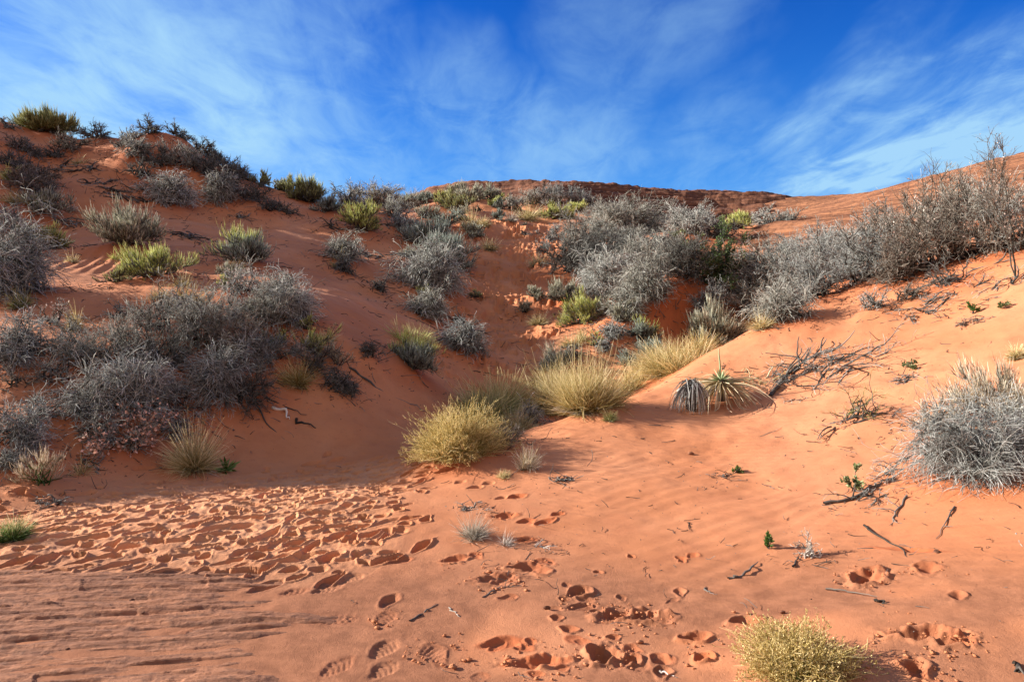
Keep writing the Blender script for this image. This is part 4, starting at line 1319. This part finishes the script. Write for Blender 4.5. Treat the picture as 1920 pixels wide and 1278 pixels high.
# thicket on the left bank
tg(38, 690, 140, 84, 'blue grey tangled dome at the end of the bank thicket', twig='bluetwig')
tw(125, 678, 110, 66, 'thin grey shrub between blue grey dome and tall yellow grass', twig='twig', dens=.8)
tw(105, 725, 90, 56, 'grey shrub over red earth below the blue grey dome', twig='twig', stem='darkbark', dens=.7)
tw(175, 712, 110, 80, 'grey shrub on the bank below the tall yellow grass', twig='twig', dens=.8)
tg(165, 792, 130, 80, 'silvery tangle low on the bank beside the rusty leaved shrub', twig='silver')
tw(235, 690, 120, 80, 'grey shrub in the middle row of the bank thicket', twig='twig')
tg(245, 790, 160, 96, 'largest silver grey tangle low in the bank thicket', twig='silver', dens=1.1)
tw(290, 640, 110, 86, 'open grey shrub with upright dark branches above the thicket', twig='twig', dens=.5, stem='darkbark')
tw(300, 715, 130, 90, 'dark grey shrub in the centre of the bank thicket', twig='darktwig', stem='darkbark')
tw(330, 785, 130, 60, 'dark shrub at the lower edge of the bank thicket', twig='bluetwig', stem='darkbark')
tw(370, 665, 130, 96, 'grey shrub in the upper centre of the bank thicket', twig='twig')
tg(405, 758, 140, 84, 'black and grey tangle in the lower centre of the bank thicket', twig='bluetwig', stem='darkbark')
tw(345, 608, 100, 44, 'pale sparse shrub on the sunny edge above the thicket', twig='silver', dens=.6)
tw(430, 625, 110, 74, 'pale grey shrub in the upper part of the bank thicket', twig='silver', dens=.8)
tw(440, 690, 120, 80, 'brownish grey shrub behind the black and grey tangle', twig='browntwig')
tw(470, 765, 120, 56, 'low dark shrub at the far foot of the bank thicket', twig='darktwig', stem='darkbark')
tw(445, 560, 90, 44, 'sparse pale shrub with pinkish leaves above the thicket', twig='silver', dens=.5, leaf='pinkleaf')
tw(500, 625, 100, 86, 'grey shrub beside the round blue grey bush', twig='twig')
tg(545, 612, 110, 92, 'round blue grey bush at the upper end of the bank thicket', twig='silver')
tw(525, 560, 80, 40, 'wispy pale twigs behind the round blue grey bush', twig='twig', dens=.45, leaf='pinkleaf')
tw(500, 690, 110, 66, 'bluish shrub above the brown grass of the bank', twig='bluetwig')
rb(470, 590, 36, 28, 'small lime tuft between grey shrubs high in the thicket', shoot='lime')
gr(355, 575, 60, 56, 'yellow grass glowing among grey shrubs above the thicket', blade='gold')
rb(572, 625, 40, 30, 'lime tuft at the foot of the round blue grey bush', shoot='lime')
rb(528, 652, 36, 32, 'lime tuft beside dark twigs inside the thicket', shoot='lime')
rb(590, 678, 76, 50, 'olive rabbitbrush at the end of the bank thicket', shoot='olive', tip=1.2, tipmat='lime')
gr(555, 722, 70, 60, 'brown gold grass at the lower end of the bank thicket', blade='gold', base='olive')
tw(590, 712, 80, 46, 'dark low shrub beside the brown gold grass', twig='darktwig', stem='darkbark')
sg(632, 692, 52, 40, 'tan grey sagebrush on the shoulder of the bank', shoot='tanshoot')
tg(628, 735, 70, 50, 'dark drooping shrub sliding down the bank shoulder', twig='darktwig', stem='darkbark')
tg(655, 745, 36, 26, 'small dark clump below the drooping shrub of the shoulder', twig='darktwig', stem='darkbark')
tw(235, 855, 120, 66, 'shrub hung with rusty dry leaves at the foot of the bank', twig='twig', leaf='rust', nleaf=1500, stem='darkbark', dens=.7)
tg(28, 850, 140, 66, 'dark grey tangle on the lower bank above the pale stalks', twig='bluetwig')
tw(80, 800, 110, 46, 'sprawling bare branches above the dark grey tangle', twig='bluetwig', dens=.6)
tg(15, 885, 70, 30, 'flat grey twigs at the very foot of the bank', twig='twig')
# foot of the bank
gr(362, 880, 112, 96, 'big straw coloured grass clump at the foot of the shaded bank', blade='straw', stalk='straw', base='green', dens=1.3, stiff=.75, foot=.07)
sg(75, 922, 108, 86, 'pale bare stalks fanning from a green foot beside the trail', shoot='tanshoot', stem='green', base='tanshoot', dens=.35)
gr(150, 890, 46, 42, 'small drooping straw tuft beside the pale fanning stalks', blade='straw', dens=.3, stiff=.1)
plant('herb', k_rosette, 424, 884, 48, 32, 'dark green broad leaved herb beside the big straw grass', 'herb', 'small green herbs on bare sand', leaf='green')
gr(12, 1012, 84, 44, 'bright green grass tuft beside the trampled sand', blade='green', stalk='straw', dens=2.0)
dm(90, 945, 60, 10, 'dark dead twigs in front of the pale fanning stalks')
dm(175, 878, 50, 12, 'dark dead twigs on shaded sand beside the drooping tuft')
# bushes around the bottom of the trail
sg(1005, 562, 44, 32, 'small sagebrush at the edge of the shaded middle trail', shoot='sage')
sg(1060, 572, 74, 40, 'pale sagebrush behind the big yellow green rabbitbrush', shoot='sage')
rb(1092, 612, 86, 62, 'big yellow green rabbitbrush with a grey foot on the sunny shoulder', shoot='lime', base='bluetwig', dens=1.1)
sg(1140, 592, 52, 36, 'grey sagebrush touching the big yellow green rabbitbrush', shoot='sage')
sg(1165, 612, 54, 40, 'pale sagebrush below the drooping shrubs of the middle thicket', shoot='sage')
gr(1008, 610, 46, 26, 'pale fluffy grass tuft casting a long shadow on sunny sand', blade='straw', base='olive')
gr(1092, 640, 36, 32, 'straw grass tuft in front of the big yellow green rabbitbrush', blade='straw')
tg(1150, 640, 60, 30, 'grey twig mound below the pale sagebrushes', twig='bluetwig')
sg(1205, 645, 66, 48, 'silver sagebrush with yellow tips beside the dark red bank', shoot='bluesage', tip=.8, tipmat='lime')
tg(1132, 662, 44, 22, 'small dark twig clump on red sand', twig='bluetwig', stem='darkbark')
dm(1190, 632, 60, 14, 'grey dead branches in front of the silver sagebrush')
sg(1042, 702, 76, 52, 'blue grey bush with a tan top behind the tall golden grass', shoot='bluesage', base='bluetwig', tip=2.2, tipmat='tanshoot')
tg(1075, 680, 50, 30, 'dark clump leaning on the blue grey bush', twig='darktwig', stem='darkbark')
sg(1180, 690, 46, 40, 'blue green bush in the gully beside the golden mound', shoot='bluesage', base='bluesage')
sg(1222, 672, 70, 36, 'wide blue green bush behind the golden mound', shoot='bluesage', base='bluesage')
sg(1340, 655, 112, 80, 'large pale sagebrush on the dune edge above the gully', shoot='sage', dens=1.2)
gr(1432, 622, 60, 40, 'tan grass under the grey shrubs of the dune edge', blade='straw')
gr(1250, 712, 165, 66, 'broad golden grass mound on the dune edge', blade='gold', stalk='straw', dens=2.6, foot=.3, stiff=.7, lo=.2)
gr(1105, 778, 128, 108, 'tall golden grass clump in the row along the dune edge', blade='gold', stalk='straw', dens=2.4, foot=.22, stiff=.75, lo=.45)
gr(1178, 742, 76, 66, 'small golden grass clump joining the tall one', blade='gold', dens=1.6, lo=.2)
gr(1062, 782, 110, 74, 'curly pale grass in front of the tall golden clump', blade='straw', dens=2.0, stiff=.1, lo=.2)
gr(1012, 778, 140, 84, 'gold and grey grass clump in the middle of the row', blade='gold', stalk='straw', base='olive', dens=1.8, foot=.25, lo=.2)
gr(935, 782, 150, 74, 'olive grass clump at the shaded end of the row', blade='olive', stalk='gold', dens=2.2, foot=.28, lo=.2)
tg(992, 800, 62, 44, 'grey twig clump at the front of the grass row', twig='twig')
fb(862, 874, 205, 104, 'big rounded golden bush at the corner of the dune', dens=1.25)
tw(950, 842, 76, 44, 'brownish grey shrub tucked behind the big golden bush', twig='browntwig', dens=.9)
gr(1138, 790, 44, 26, 'small olive tuft on sunny sand beside the grass row', blade='olive', dens=.8, lo=.2)
gr(988, 880, 46, 50, 'upright tan grass tuft beside the big golden bush', blade='tanshoot', stalk='straw', stiff=.8, lo=.6, dens=.9)
gr(945, 896, 32, 18, 'tiny pale tuft in front of the upright tan grass', blade='straw', dens=.5)
dm(1056, 899, 34, 9, 'small dark dead tuft lying on smooth sand')
# the sandy foreground
gr(892, 1008, 76, 52, 'grey dried grass clump in the middle of the foreground sand', blade='greygrass', dens=.9, stiff=.4)
gr(945, 1020, 36, 40, 'bleached curly stalk tuft beside the grey dried clump', blade='whitetwig', dens=.35, stiff=.1)
dm(885, 955, 56, 10, 'dark twig litter behind the grey dried clump')
dm(1005, 1025, 60, 8, 'pale dead twigs beside the bleached curly tuft', wood='whitetwig', twig='whitetwig', n=4, dens=.2)
fb(1492, 1335, 305, 88, 'tan golden bush cut by the lower edge of the frame', dens=2.2, d=2.7, head='tanseed', stem='gold')
hb(1440, 1030, 32, 32, 'bright green leafy sprig beside the white twig skeleton')
plant('twig_skeleton', k_twiggy, 1515, 1046, 44, 56, 'small white bleached twig skeleton standing on sand', 'dead twig', None, stem='whitetwig', twig='whitetwig', dens=.35, jit=.2)
hb(1380, 886, 26, 20, 'small green tuft with a dark stick at its side')
dm(1350, 890, 28, 6, 'dark twig beside the small green tuft', n=3, dens=.1)
hb(1708, 690, 34, 22, 'round dark green herb on the sunny dune face', leaf='oliveleaf')
dm(1698, 712, 42, 12, 'small grey dead clump below the round dark green herb')
hb(1826, 588, 26, 20, 'bright green herb high on the dune face', leaf='green')
hb(1876, 578, 40, 10, 'flat green herb trailing beside the bright green one', leaf='oliveleaf')
dm(1826, 606, 50, 14, 'brown dead clump below the bright green herb', twig='browntwig')
plant('yucca', k_yucca, 1352, 752, 215, 80, 'spiky yucca with a green heart and straw skirt', 'yucca', None)
plant('yucca', k_skirt, 1296, 768, 72, 62, 'grey dead yucca head with hanging leaves', 'yucca', None)
plant('bare_shrub', k_twiggy, 1615, 800, 110, 66, 'low shrub of thin green stems on a dark crooked root', 'shrub', 'bare twiggy shrubs', stem='deadwood', twig='olive', dens=.20, up=.6)
dm(1605, 806, 120, 22, 'dark crooked root under the thin green stems', n=8, dens=.3)
dm(1555, 692, 215, 56, 'large heap of dark gnarled dead branches on the dune face', n=30, dens=2.4)
dm(1490, 700, 130, 34, 'flattened dead branches between yucca and large dead heap', n=14, dens=1.4)
dm(1475, 752, 60, 26, 'dark dead root forking below the large dead heap', n=7, dens=.3)
dm(1420, 715, 90, 20, 'straw and twig litter trailing behind the yucca', wood='deadleaf', twig='straw', n=16, dens=1)
lf(1602, 925, 60, 46, 'small olive shrub on dead wood beside the big grey shrub', leaf='oliveleaf', dens=.8)
dm(1610, 942, 110, 18, 'dead twigs under the small olive shrub', n=10, dens=.8)
dm(1690, 900, 140, 26, 'dark bark branches running out from the big grey shrub', n=9, dens=.5)
tg(1840, 918, 235, 140, 'biggest silver grey tangled shrub on the near dune face', twig='bluetwig', dens=1.5)
sg(1868, 800, 175, 110, 'pale stiff shoots rising behind the biggest silver shrub', shoot='tanshoot', stem='bark', base='twig', dens=1.0)
tg(1915, 850, 130, 90, 'grey shrub wedged between silver shrub and pale stiff shoots', twig='silver')
sg(1762, 820, 110, 66, 'pale shoots sprouting from the side of the biggest silver shrub', shoot='tanshoot', base='twig', dens=.7)
gr(1908, 668, 40, 30, 'small tan grass tuft above the pale stiff shoots', blade='straw')
# crest of the right dune
tg(1470, 612, 110, 66, 'grey twig mass at the lower end of the crest thicket', twig='twig')
tw(1430, 590, 80, 56, 'straw and grey shrub at the lower end of the crest', twig='twig')
tw(1520, 575, 120, 84, 'grey shrub low on the crest above the dead heap', twig='bluetwig', dens=1.1)
tw(1500, 545, 110, 76, 'grey shrub on the crest beside the sandstone slab', twig='bluetwig')
tw(1570, 545, 120, 90, 'dense grey shrub in the lower crest thicket', twig='bluetwig', dens=1.2)
tw(1625, 540, 120, 86, 'dense grey shrub in the middle of the crest thicket', twig='bluetwig', dens=1.1)
tw(1600, 500, 110, 60, 'pale shrub at the back of the crest thicket', twig='bluetwig', dens=.7)
tw(1680, 540, 110, 80, 'brownish shrub in the middle of the crest thicket', twig='browntwig')
tw(1640, 588, 70, 40, 'small dark shrub on the near side of the crest', twig='bluetwig', dens=.6)
tw(1700, 570, 70, 30, 'low brown shrub on the near side of the crest', twig='browntwig', dens=.6)
tw(1740, 520, 110, 120, 'open shrub with reddish twigs in the upper crest thicket', twig='browntwig', leaf='pinkleaf', nleaf=60, dens=.5)
tw(1782, 542, 80, 46, 'low dark shrub at the edge of the upper crest', twig='darktwig', stem='darkbark', dens=.5)
tw(1800, 500, 120, 125, 'shrub under the tall saplings of the upper crest', twig='browntwig', dens=.5)
tw(1860, 490, 110, 125, 'shrub beside bare orange ground on the upper crest', twig='browntwig', dens=.5)
tw(1905, 480, 90, 130, 'twiggy shrub at the highest end of the crest', twig='bluetwig', leaf='pinkleaf', nleaf=50, dens=.5)
tw(1730, 460, 110, 90, 'grey shrub behind the tall saplings', twig='twig', leaf='pinkleaf', nleaf=60, dens=.5)
tw(1800, 430, 120, 84, 'grey shrub on the rock slope behind the saplings', twig='twig', dens=.5)
tw(1880, 420, 120, 92, 'grey shrub on the rock slope near its top', twig='twig', dens=.5)
tw(1650, 450, 90, 50, 'grey shrub where crest thicket meets the rock slope', twig='bluetwig', dens=.5)
sp(1712, 500, 60, 150, 'sapling with a forked crown against the pale cloud, nearest the slab', nleaf=14, ntr=2)
sp(1750, 495, 50, 175, 'straight thin sapling second along the crest', nleaf=14, ntr=2)
sp(1790, 490, 50, 165, 'sapling with a bushy tip third along the crest', nleaf=20, ntr=3)
sp(1830, 470, 60, 150, 'leaning sapling above bare orange ground', nleaf=20, ntr=2)
sp(1872, 452, 80, 190, 'tallest sapling with pinkish dry leaves against the sky', leaf='pinkleaf', nleaf=70, ntr=3)
sp(1908, 520, 50, 210, 'pale sapling stem at the highest end of the crest', nleaf=30, ntr=2)
sp(1680, 505, 60, 110, 'short forked sapling beside the brownish shrub', nleaf=14, ntr=3)
dm(1790, 555, 130, 14, 'dead roots and twigs along the edge of the upper crest', n=12, dens=1)
dm(1880, 540, 110, 20, 'dark branching roots on the sand under the upper crest', n=8, dens=.4)
dm(1730, 588, 90, 12, 'twig litter below the low brown shrub of the crest', n=8, dens=.8)


# more of the grass row, the thickets and the trail sides
gr(905, 800, 90, 70, 'olive gold grass just behind the big rounded golden bush', blade='olive', stalk='gold', dens=1.6, foot=.25, lo=.2)
gr(968, 812, 80, 56, 'short straw grass between golden bush and grey twig clump', blade='straw', dens=1.4, foot=.25, lo=.2)
gr(1045, 735, 90, 60, 'golden grass at the back of the row above the gully', blade='gold', dens=1.5, foot=.25, lo=.2)
gr(1195, 715, 70, 56, 'straw grass linking the tall clump to the broad golden mound', blade='straw', dens=1.4, foot=.25, lo=.2)
gr(1310, 665, 70, 46, 'golden grass at the foot of the large pale sagebrush', blade='gold', dens=1.3, foot=.25)
tw(1445, 560, 120, 84, 'grey shrub bridging gully and crest thicket', twig='twig')
tw(1400, 545, 90, 60, 'thin dark shrub under the lip of the sandstone slab', twig='bluetwig', stem='darkbark')
tw(1475, 500, 80, 44, 'thin grey shrub on the lower edge of the sandstone slab', twig='twig', dens=.6)
tw(1545, 500, 100, 66, 'grey shrub at the top of the lower crest thicket', twig='bluetwig', dens=.8)
tw(1660, 490, 110, 80, 'fine twigged shrub behind the brownish crest shrub', twig='browntwig', dens=.5)
tw(1250, 480, 90, 50, 'dark shrub between the pink sand patch and the wide grey dome', twig='darktwig', stem='darkbark')
tw(1130, 530, 90, 54, 'dark low shrub where the thicket meets the shaded trail', twig='darktwig', stem='darkbark')
tg(1180, 600, 80, 50, 'pale drooping twigs at the foot of the silver grey shrub', twig='twig')
sg(760, 395, 50, 22, 'small grey sagebrush beside the skyline thicket', shoot='bluesage')
sg(835, 430, 44, 22, 'grey green sagebrush on the lip above dark smooth bush', shoot='bluesage')
sg(870, 405, 30, 18, 'small pale sagebrush in the middle of the saddle', shoot='sage')
gr(905, 425, 30, 18, 'short straw tuft at the bend of the trail', blade='straw')
gr(960, 418, 30, 20, 'short tan tuft at the trail edge before the golden clump', blade='greygrass', lo=.2)
rb(425, 548, 46, 30, 'lime tuft among pale twigs above the thicket', shoot='lime')
rb(500, 665, 44, 34, 'olive tuft half hidden in the lower thicket', shoot='olive')
gr(610, 640, 40, 26, 'straw tuft on bare sand beside the round blue grey bush', blade='straw', dens=.6)
tw(30, 740, 80, 50, 'thin brown twigs on the lit patch of the bank', twig='browntwig', dens=.5)
tg(180, 835, 100, 50, 'hanging bare twigs beside the rusty leaved shrub', twig='twig', dens=.7)
tg(330, 830, 90, 40, 'low grey twigs trailing down the bank above the straw grass', twig='bluetwig', dens=.6)
tw(60, 300, 60, 20, 'low dark scrub beside the brown scrub under the sand lip', twig='darktwig')
tw(85, 372, 50, 22, 'dark scrub at the end of the brown thicket', twig='darktwig')
tw(105, 300, 46, 18, 'small dark scrub hanging under the olive skyline bush', twig='darktwig')
tw(270, 340, 60, 26, 'dark scrub tongue below the hump', twig='darktwig', stem='darkbark')
tw(540, 405, 40, 20, 'small dark shrub below the sagebrushes of the skyline', twig='darktwig')


gr(300, 560, 40, 36, 'straw tuft between wide rabbitbrush and pale sparse shrub', blade='straw')
gr(1075, 650, 50, 34, 'pale straw tuft on the sunny shoulder above the tall golden clump', blade='straw')
rb(1118, 655, 40, 30, 'small yellow green tuft beside the small dark twig clump', shoot='lime')
gr(1225, 690, 60, 44, 'straw green grass between the blue green bushes and golden mound', blade='straw', base='olive', dens=1.2)
sg(985, 590, 40, 28, 'small pale sagebrush beside the pale fluffy tuft', shoot='sage')
gr(915, 470, 34, 22, 'straw tuft on the shaded side of the upper trail', blade='straw')
gr(1010, 500, 34, 20, 'straw tuft at the sunny edge of the shaded trail', blade='straw')
rb(890, 560, 30, 20, 'small olive tuft alone on the shaded trail', shoot='olive')

set_mounds()
build_sand()
build_bedrock()
grow_plants()

# ------------------------------------------------------------------ fallen sticks, roots and stones
stick('fallen_stick', [(1365, 1086), (1390, 1080), (1408, 1068), (1421, 1054)], .011, 'deadwood', 'dark curved stick on open sand near the white twig skeleton')
stick('fallen_stick', [(512, 766), (528, 770), (540, 776), (543, 787)], .022, 'whitetwig', 'pale hooked branch lying on the shaded bank')
stick('fallen_stick', [(556, 786), (575, 796), (592, 803)], .018, 'darkbark', 'short dark branch below the pale hooked branch')
stick('fallen_stick', [(500, 745), (540, 765), (575, 778)], .012, 'darkbark', 'straight dark branch above the pale hooked branch')
stick('root', [(655, 690), (690, 715), (725, 738), (762, 755), (798, 772)], .016, 'darkbark', 'long dark root running down to the wash floor', 'root')
stick('root', [(480, 760), (500, 790), (520, 815), (545, 835)], .010, 'darkbark', 'thin dark root curving down the shaded bank', 'root')
stick('root', [(1545, 945), (1600, 935), (1650, 905), (1700, 885)], .014, 'deadwood', 'brown root leading to the biggest silver shrub', 'root', branch=6)
stick('root', [(1620, 985), (1640, 1000), (1690, 1030), (1712, 1055)], .008, 'deadwood', 'thin crooked root in a sand crack below the small olive shrub', 'root')
stick('root', [(1790, 950), (1775, 975), (1755, 1010)], .006, 'deadwood', 'thin root hanging below the biggest silver shrub', 'root', branch=4)
stick('root', [(1700, 930), (1680, 960), (1668, 985)], .008, 'deadwood', 'short dark root with side twigs under the bark branches', 'root', branch=5)
stick('root', [(1555, 690), (1535, 715), (1525, 740)], .010, 'deadwood', 'forked root pointing down from the large dead heap', 'root', branch=3)
stick('root', [(1595, 690), (1580, 708), (1565, 730)], .009, 'deadwood', 'second forked root pointing down from the large dead heap', 'root', branch=3)
stick('fallen_branch', [(1600, 795), (1640, 782), (1690, 772)], .016, 'deadwood', 'dark branch lying behind the thin green stems', 'branch', branch=4)
stick('fallen_branch', [(1445, 745), (1470, 715), (1490, 690), (1530, 668), (1580, 650)], .026, 'deadwood', 'thick crooked trunk through the large dead heap', 'branch', branch=14)
stick('fallen_branch', [(1700, 545), (1760, 530), (1830, 505), (1900, 490)], .02, 'deadwood', 'long dead branch along the upper crest', 'branch', branch=8)
stick('fallen_stick', [(768, 1165), (800, 1145), (822, 1133)], .007, 'deadwood', 'thin brown stick between two boot prints')
stick('fallen_stick', [(842, 1140), (852, 1150), (864, 1158)], .006, 'whitetwig', 'pale short twig beside the thin brown stick')
stick('fallen_stick', [(905, 1120), (935, 1100), (980, 1098)], .005, 'deadwood', 'forked thin twig in front of crumbly sand', branch=3)
stick('fallen_stick', [(1322, 1103), (1328, 1112), (1345, 1114)], .006, 'deadwood', 'small angled dark twig on open sand')
stick('fallen_stick', [(1548, 1104), (1580, 1106), (1610, 1113), (1645, 1118)], .005, 'whitetwig', 'long pale stalk in front of the round pit')
stick('fallen_stick', [(1640, 1126), (1655, 1127), (1663, 1132)], .008, 'deadwood', 'stub of dark wood in front of the long pale stalk')
stick('fallen_stick', [(1486, 1062), (1492, 1050), (1497, 1042)], .007, 'deadwood', 'short dark twig beside the white twig skeleton')
stick('fallen_stick', [(1905, 1000), (1912, 1020), (1920, 1035)], .005, 'whitetwig', 'pale bent stalk at the frame edge')
stick('fallen_stick', [(1237, 1257), (1250, 1262), (1264, 1268)], .005, 'whitetwig', 'pale twig in front of the deepest boot hole')
stick('fallen_stick', [(1290, 980), (1292, 988), (1294, 995)], .005, 'deadwood', 'tiny upright dark twig on smooth sand')
stick('fallen_stick', [(1345, 946), (1358, 946), (1370, 947)], .004, 'deadwood', 'tiny flat twig on the rippled sand')
stick('fallen_stick', [(1425, 818), (1450, 808), (1465, 800)], .004, 'whitetwig', 'thin pale stalk on smooth dune sand')
stick('fallen_stick', [(1900, 1245), (1908, 1258), (1920, 1266)], .012, 'deadwood', 'half buried dark root end at the frame edge')


def stone(u, v, s, label, mat):
    """one rough pebble resting on the sand"""
    x, y, z = hit(u, v)
    R = s * y / FPX
    nth, nph = 10, 7
    th = np.linspace(0, 2 * math.pi, nth, endpoint=False); ph = np.linspace(-1.35, 1.35, nph)
    P, T = np.meshgrid(ph, th, indexing='ij')
    RNG_SEED[0] += 1
    rng = np.random.default_rng(RNG_SEED[0])
    k = 1 + 0.22 * np.sin(T * 2 + rng.uniform(0, 6)) * np.cos(P) + rng.normal(0, .07, P.shape)
    V = np.stack([np.cos(P) * np.cos(T) * k * R, np.cos(P) * np.sin(T) * k * R * .8, np.sin(P) * k * R * .6], -1).reshape(-1, 3)
    ob = make_mesh('stone', V, grid_faces(nph, nth, wrap=True), mat, smooth_on=False)
    ob.location = (x, y, z + R * .28)
    ob['label'] = label; ob['category'] = 'stone'; ob['group'] = 'loose stones on the sand'


stone(1295, 851, 5, 'pale stone alone on the rippled dune face', M_SLAB)
stone(1757, 1036, 7, 'red brown stone above the cracked sand pit', M_RIDGE)
stone(1025, 1140, 6, 'small red stone with a pointed shadow', M_RIDGE)
stone(1467, 1148, 5, 'red clod above the golden foreground bush', M_RIDGE)
stone(247, 1127, 6, 'red stone on the brown bedrock', M_RIDGE)
stone(270, 1150, 5, 'flat dark red stone lying on bedrock', M_RIDGE)
stone(127, 1218, 5, 'small red pebble on bedrock near the frame corner', M_RIDGE)
stone(1200, 1204, 6, 'dark pebble beside the deepest boot hole', M_SLAB)


def build_litter():
    """bits of twig and grit scattered over the sand and caught round the plants: nobody could count them"""
    rng = np.random.default_rng(5)
    M = Mesh()
    n = 3600
    u = rng.uniform(-100, 2020, n); d = np.exp(rng.uniform(math.log(2.8), math.log(26), n))
    x = (u - 960) / FPX * d; y = d
    dens = vnoise(x * .9, y * .9, 8) + .5
    dens *= np.where((x > -.4) | (y > 7.4), 1, .10)
    keep = rng.random(n) < dens * .7
    x, y = x[keep], y[keep]
    bx, by = [x], [y]
    for p in QUEUE:                                  # fallen twigs round the foot of each bush
        if p['kind'] in (k_twiggy, k_tangle, k_plume, k_deadmat) and p['y'] < 32:
            k = int(16 + 22 * min(p['W'], 1.6))
            a = rng.uniform(0, 6.28, k); q = p['W'] * rng.uniform(.3, .85, k)
            bx.append(p['x'] + np.cos(a) * q); by.append(p['y'] + np.sin(a) * q - .1 * p['W'])
    x, y = np.concatenate(bx), np.concatenate(by)
    z = ground(x, y)
    m = len(x)
    L = rng.uniform(.01, .07, m) * np.clip(y / 4, .8, 4) * rng.choice([.5, 1, 1.8], m)
    az = rng.uniform(0, 6.28, m)
    S = grow(np.stack([x, y, z + .006], 1), np.stack([np.cos(az), np.sin(az), rng.normal(.05, .12, m)], 1), L, 3, .3, -.1, rng)
    S[:, 1:, 2] = np.maximum(S[:, 1:, 2], ground(S[:, 1:, 0], S[:, 1:, 1]).reshape(m, 3) + .002)
    M.tubes(S, np.clip(.0006 * y, .0012, .010), np.clip(.0003 * y, .0008, .004), rng, 0, 1, 4)
    P = np.stack([x + rng.normal(0, .2, m), y + rng.normal(0, .2, m), np.zeros(m)], 1)
    P[:, 2] = ground(P[:, 0], P[:, 1]) + .004
    M.leaves(P, np.stack([np.cos(az * 2), np.sin(az * 2), rng.uniform(.0, .5, m)], 1), rng.uniform(.006, .016, m) * np.clip(y / 5, .8, 3), rng.uniform(.004, .010, m) * np.clip(y / 5, .8, 3), rng)
    ob = M.build('litter', 'deadwood', None)
    ob['kind'] = 'stuff'
    ob['label'] = 'tiny twigs and crumbs scattered on the sand'


build_litter()


def build_clods():
    """sand clods thrown out round the deep foot holes"""
    rng = np.random.default_rng(9)
    V, F, n, Zs = [], [], 0, []
    spots = [(1625, 1082, .17, 60), (1738, 1065, .12, 30), (1728, 1190, .20, 80), (1790, 1205, .12, 40), (1130, 1228, .15, 50), (1150, 1152, .15, 60), (1200, 1155, .16, 60),
             (1010, 1240, .2, 60), (985, 1062, .16, 40), (930, 1085, .18, 60), (1395, 1163, .12, 20), (1302, 1195, .1, 20), (1318, 1232, .08, 20), (850, 1048, .12, 20),
             (1085, 1125, .12, 30), (815, 1222, .14, 50), (1715, 1255, .14, 40), (722, 1160, .1, 25), (945, 966, .12, 15), (1240, 1160, .1, 30)]
    th = np.linspace(0, 2 * math.pi, 7, endpoint=False); ph = np.linspace(-1.3, 1.3, 5)
    Pp, Tt = np.meshgrid(ph, th, indexing='ij')
    ball = np.stack([np.cos(Pp) * np.cos(Tt), np.cos(Pp) * np.sin(Tt), np.sin(Pp)], -1).reshape(-1, 3)
    faces = grid_faces(5, 7, wrap=True)
    for (u, v, rad, k) in spots:
        cx, cy, _ = hit(u, v)
        for _ in range(int(k * .6)):
            a = rng.uniform(0, 6.28); q = rad * (0.5 + abs(rng.normal(0, .45)))
            x = cx + math.cos(a) * q; y = cy + math.sin(a) * q
            s = rng.choice([.004, .006, .009, .013], p=[.5, .32, .14, .04])
            P = ball * s * rng.uniform(.55, 1.3, (35, 1)) * np.array([rng.uniform(.7, 1.6), rng.uniform(.7, 1.6), .55])
            P = P + np.array([x, y, 0.0])
            V.append(P); F.append(faces + n); n += 35; Zs.append(s)
    cen = np.array([p[:, :2].mean(0) for p in V]); gz = ground(cen[:, 0], cen[:, 1])
    for p, g, s in zip(V, gz, Zs):
        p[:, 2] += g + s * .3
    ob = make_mesh('sand_clods', np.concatenate(V), np.concatenate(F), M_SAND, smooth_on=False)
    ob['kind'] = 'stuff'
    ob['label'] = 'crumbs of sand round the foot holes'


build_clods()
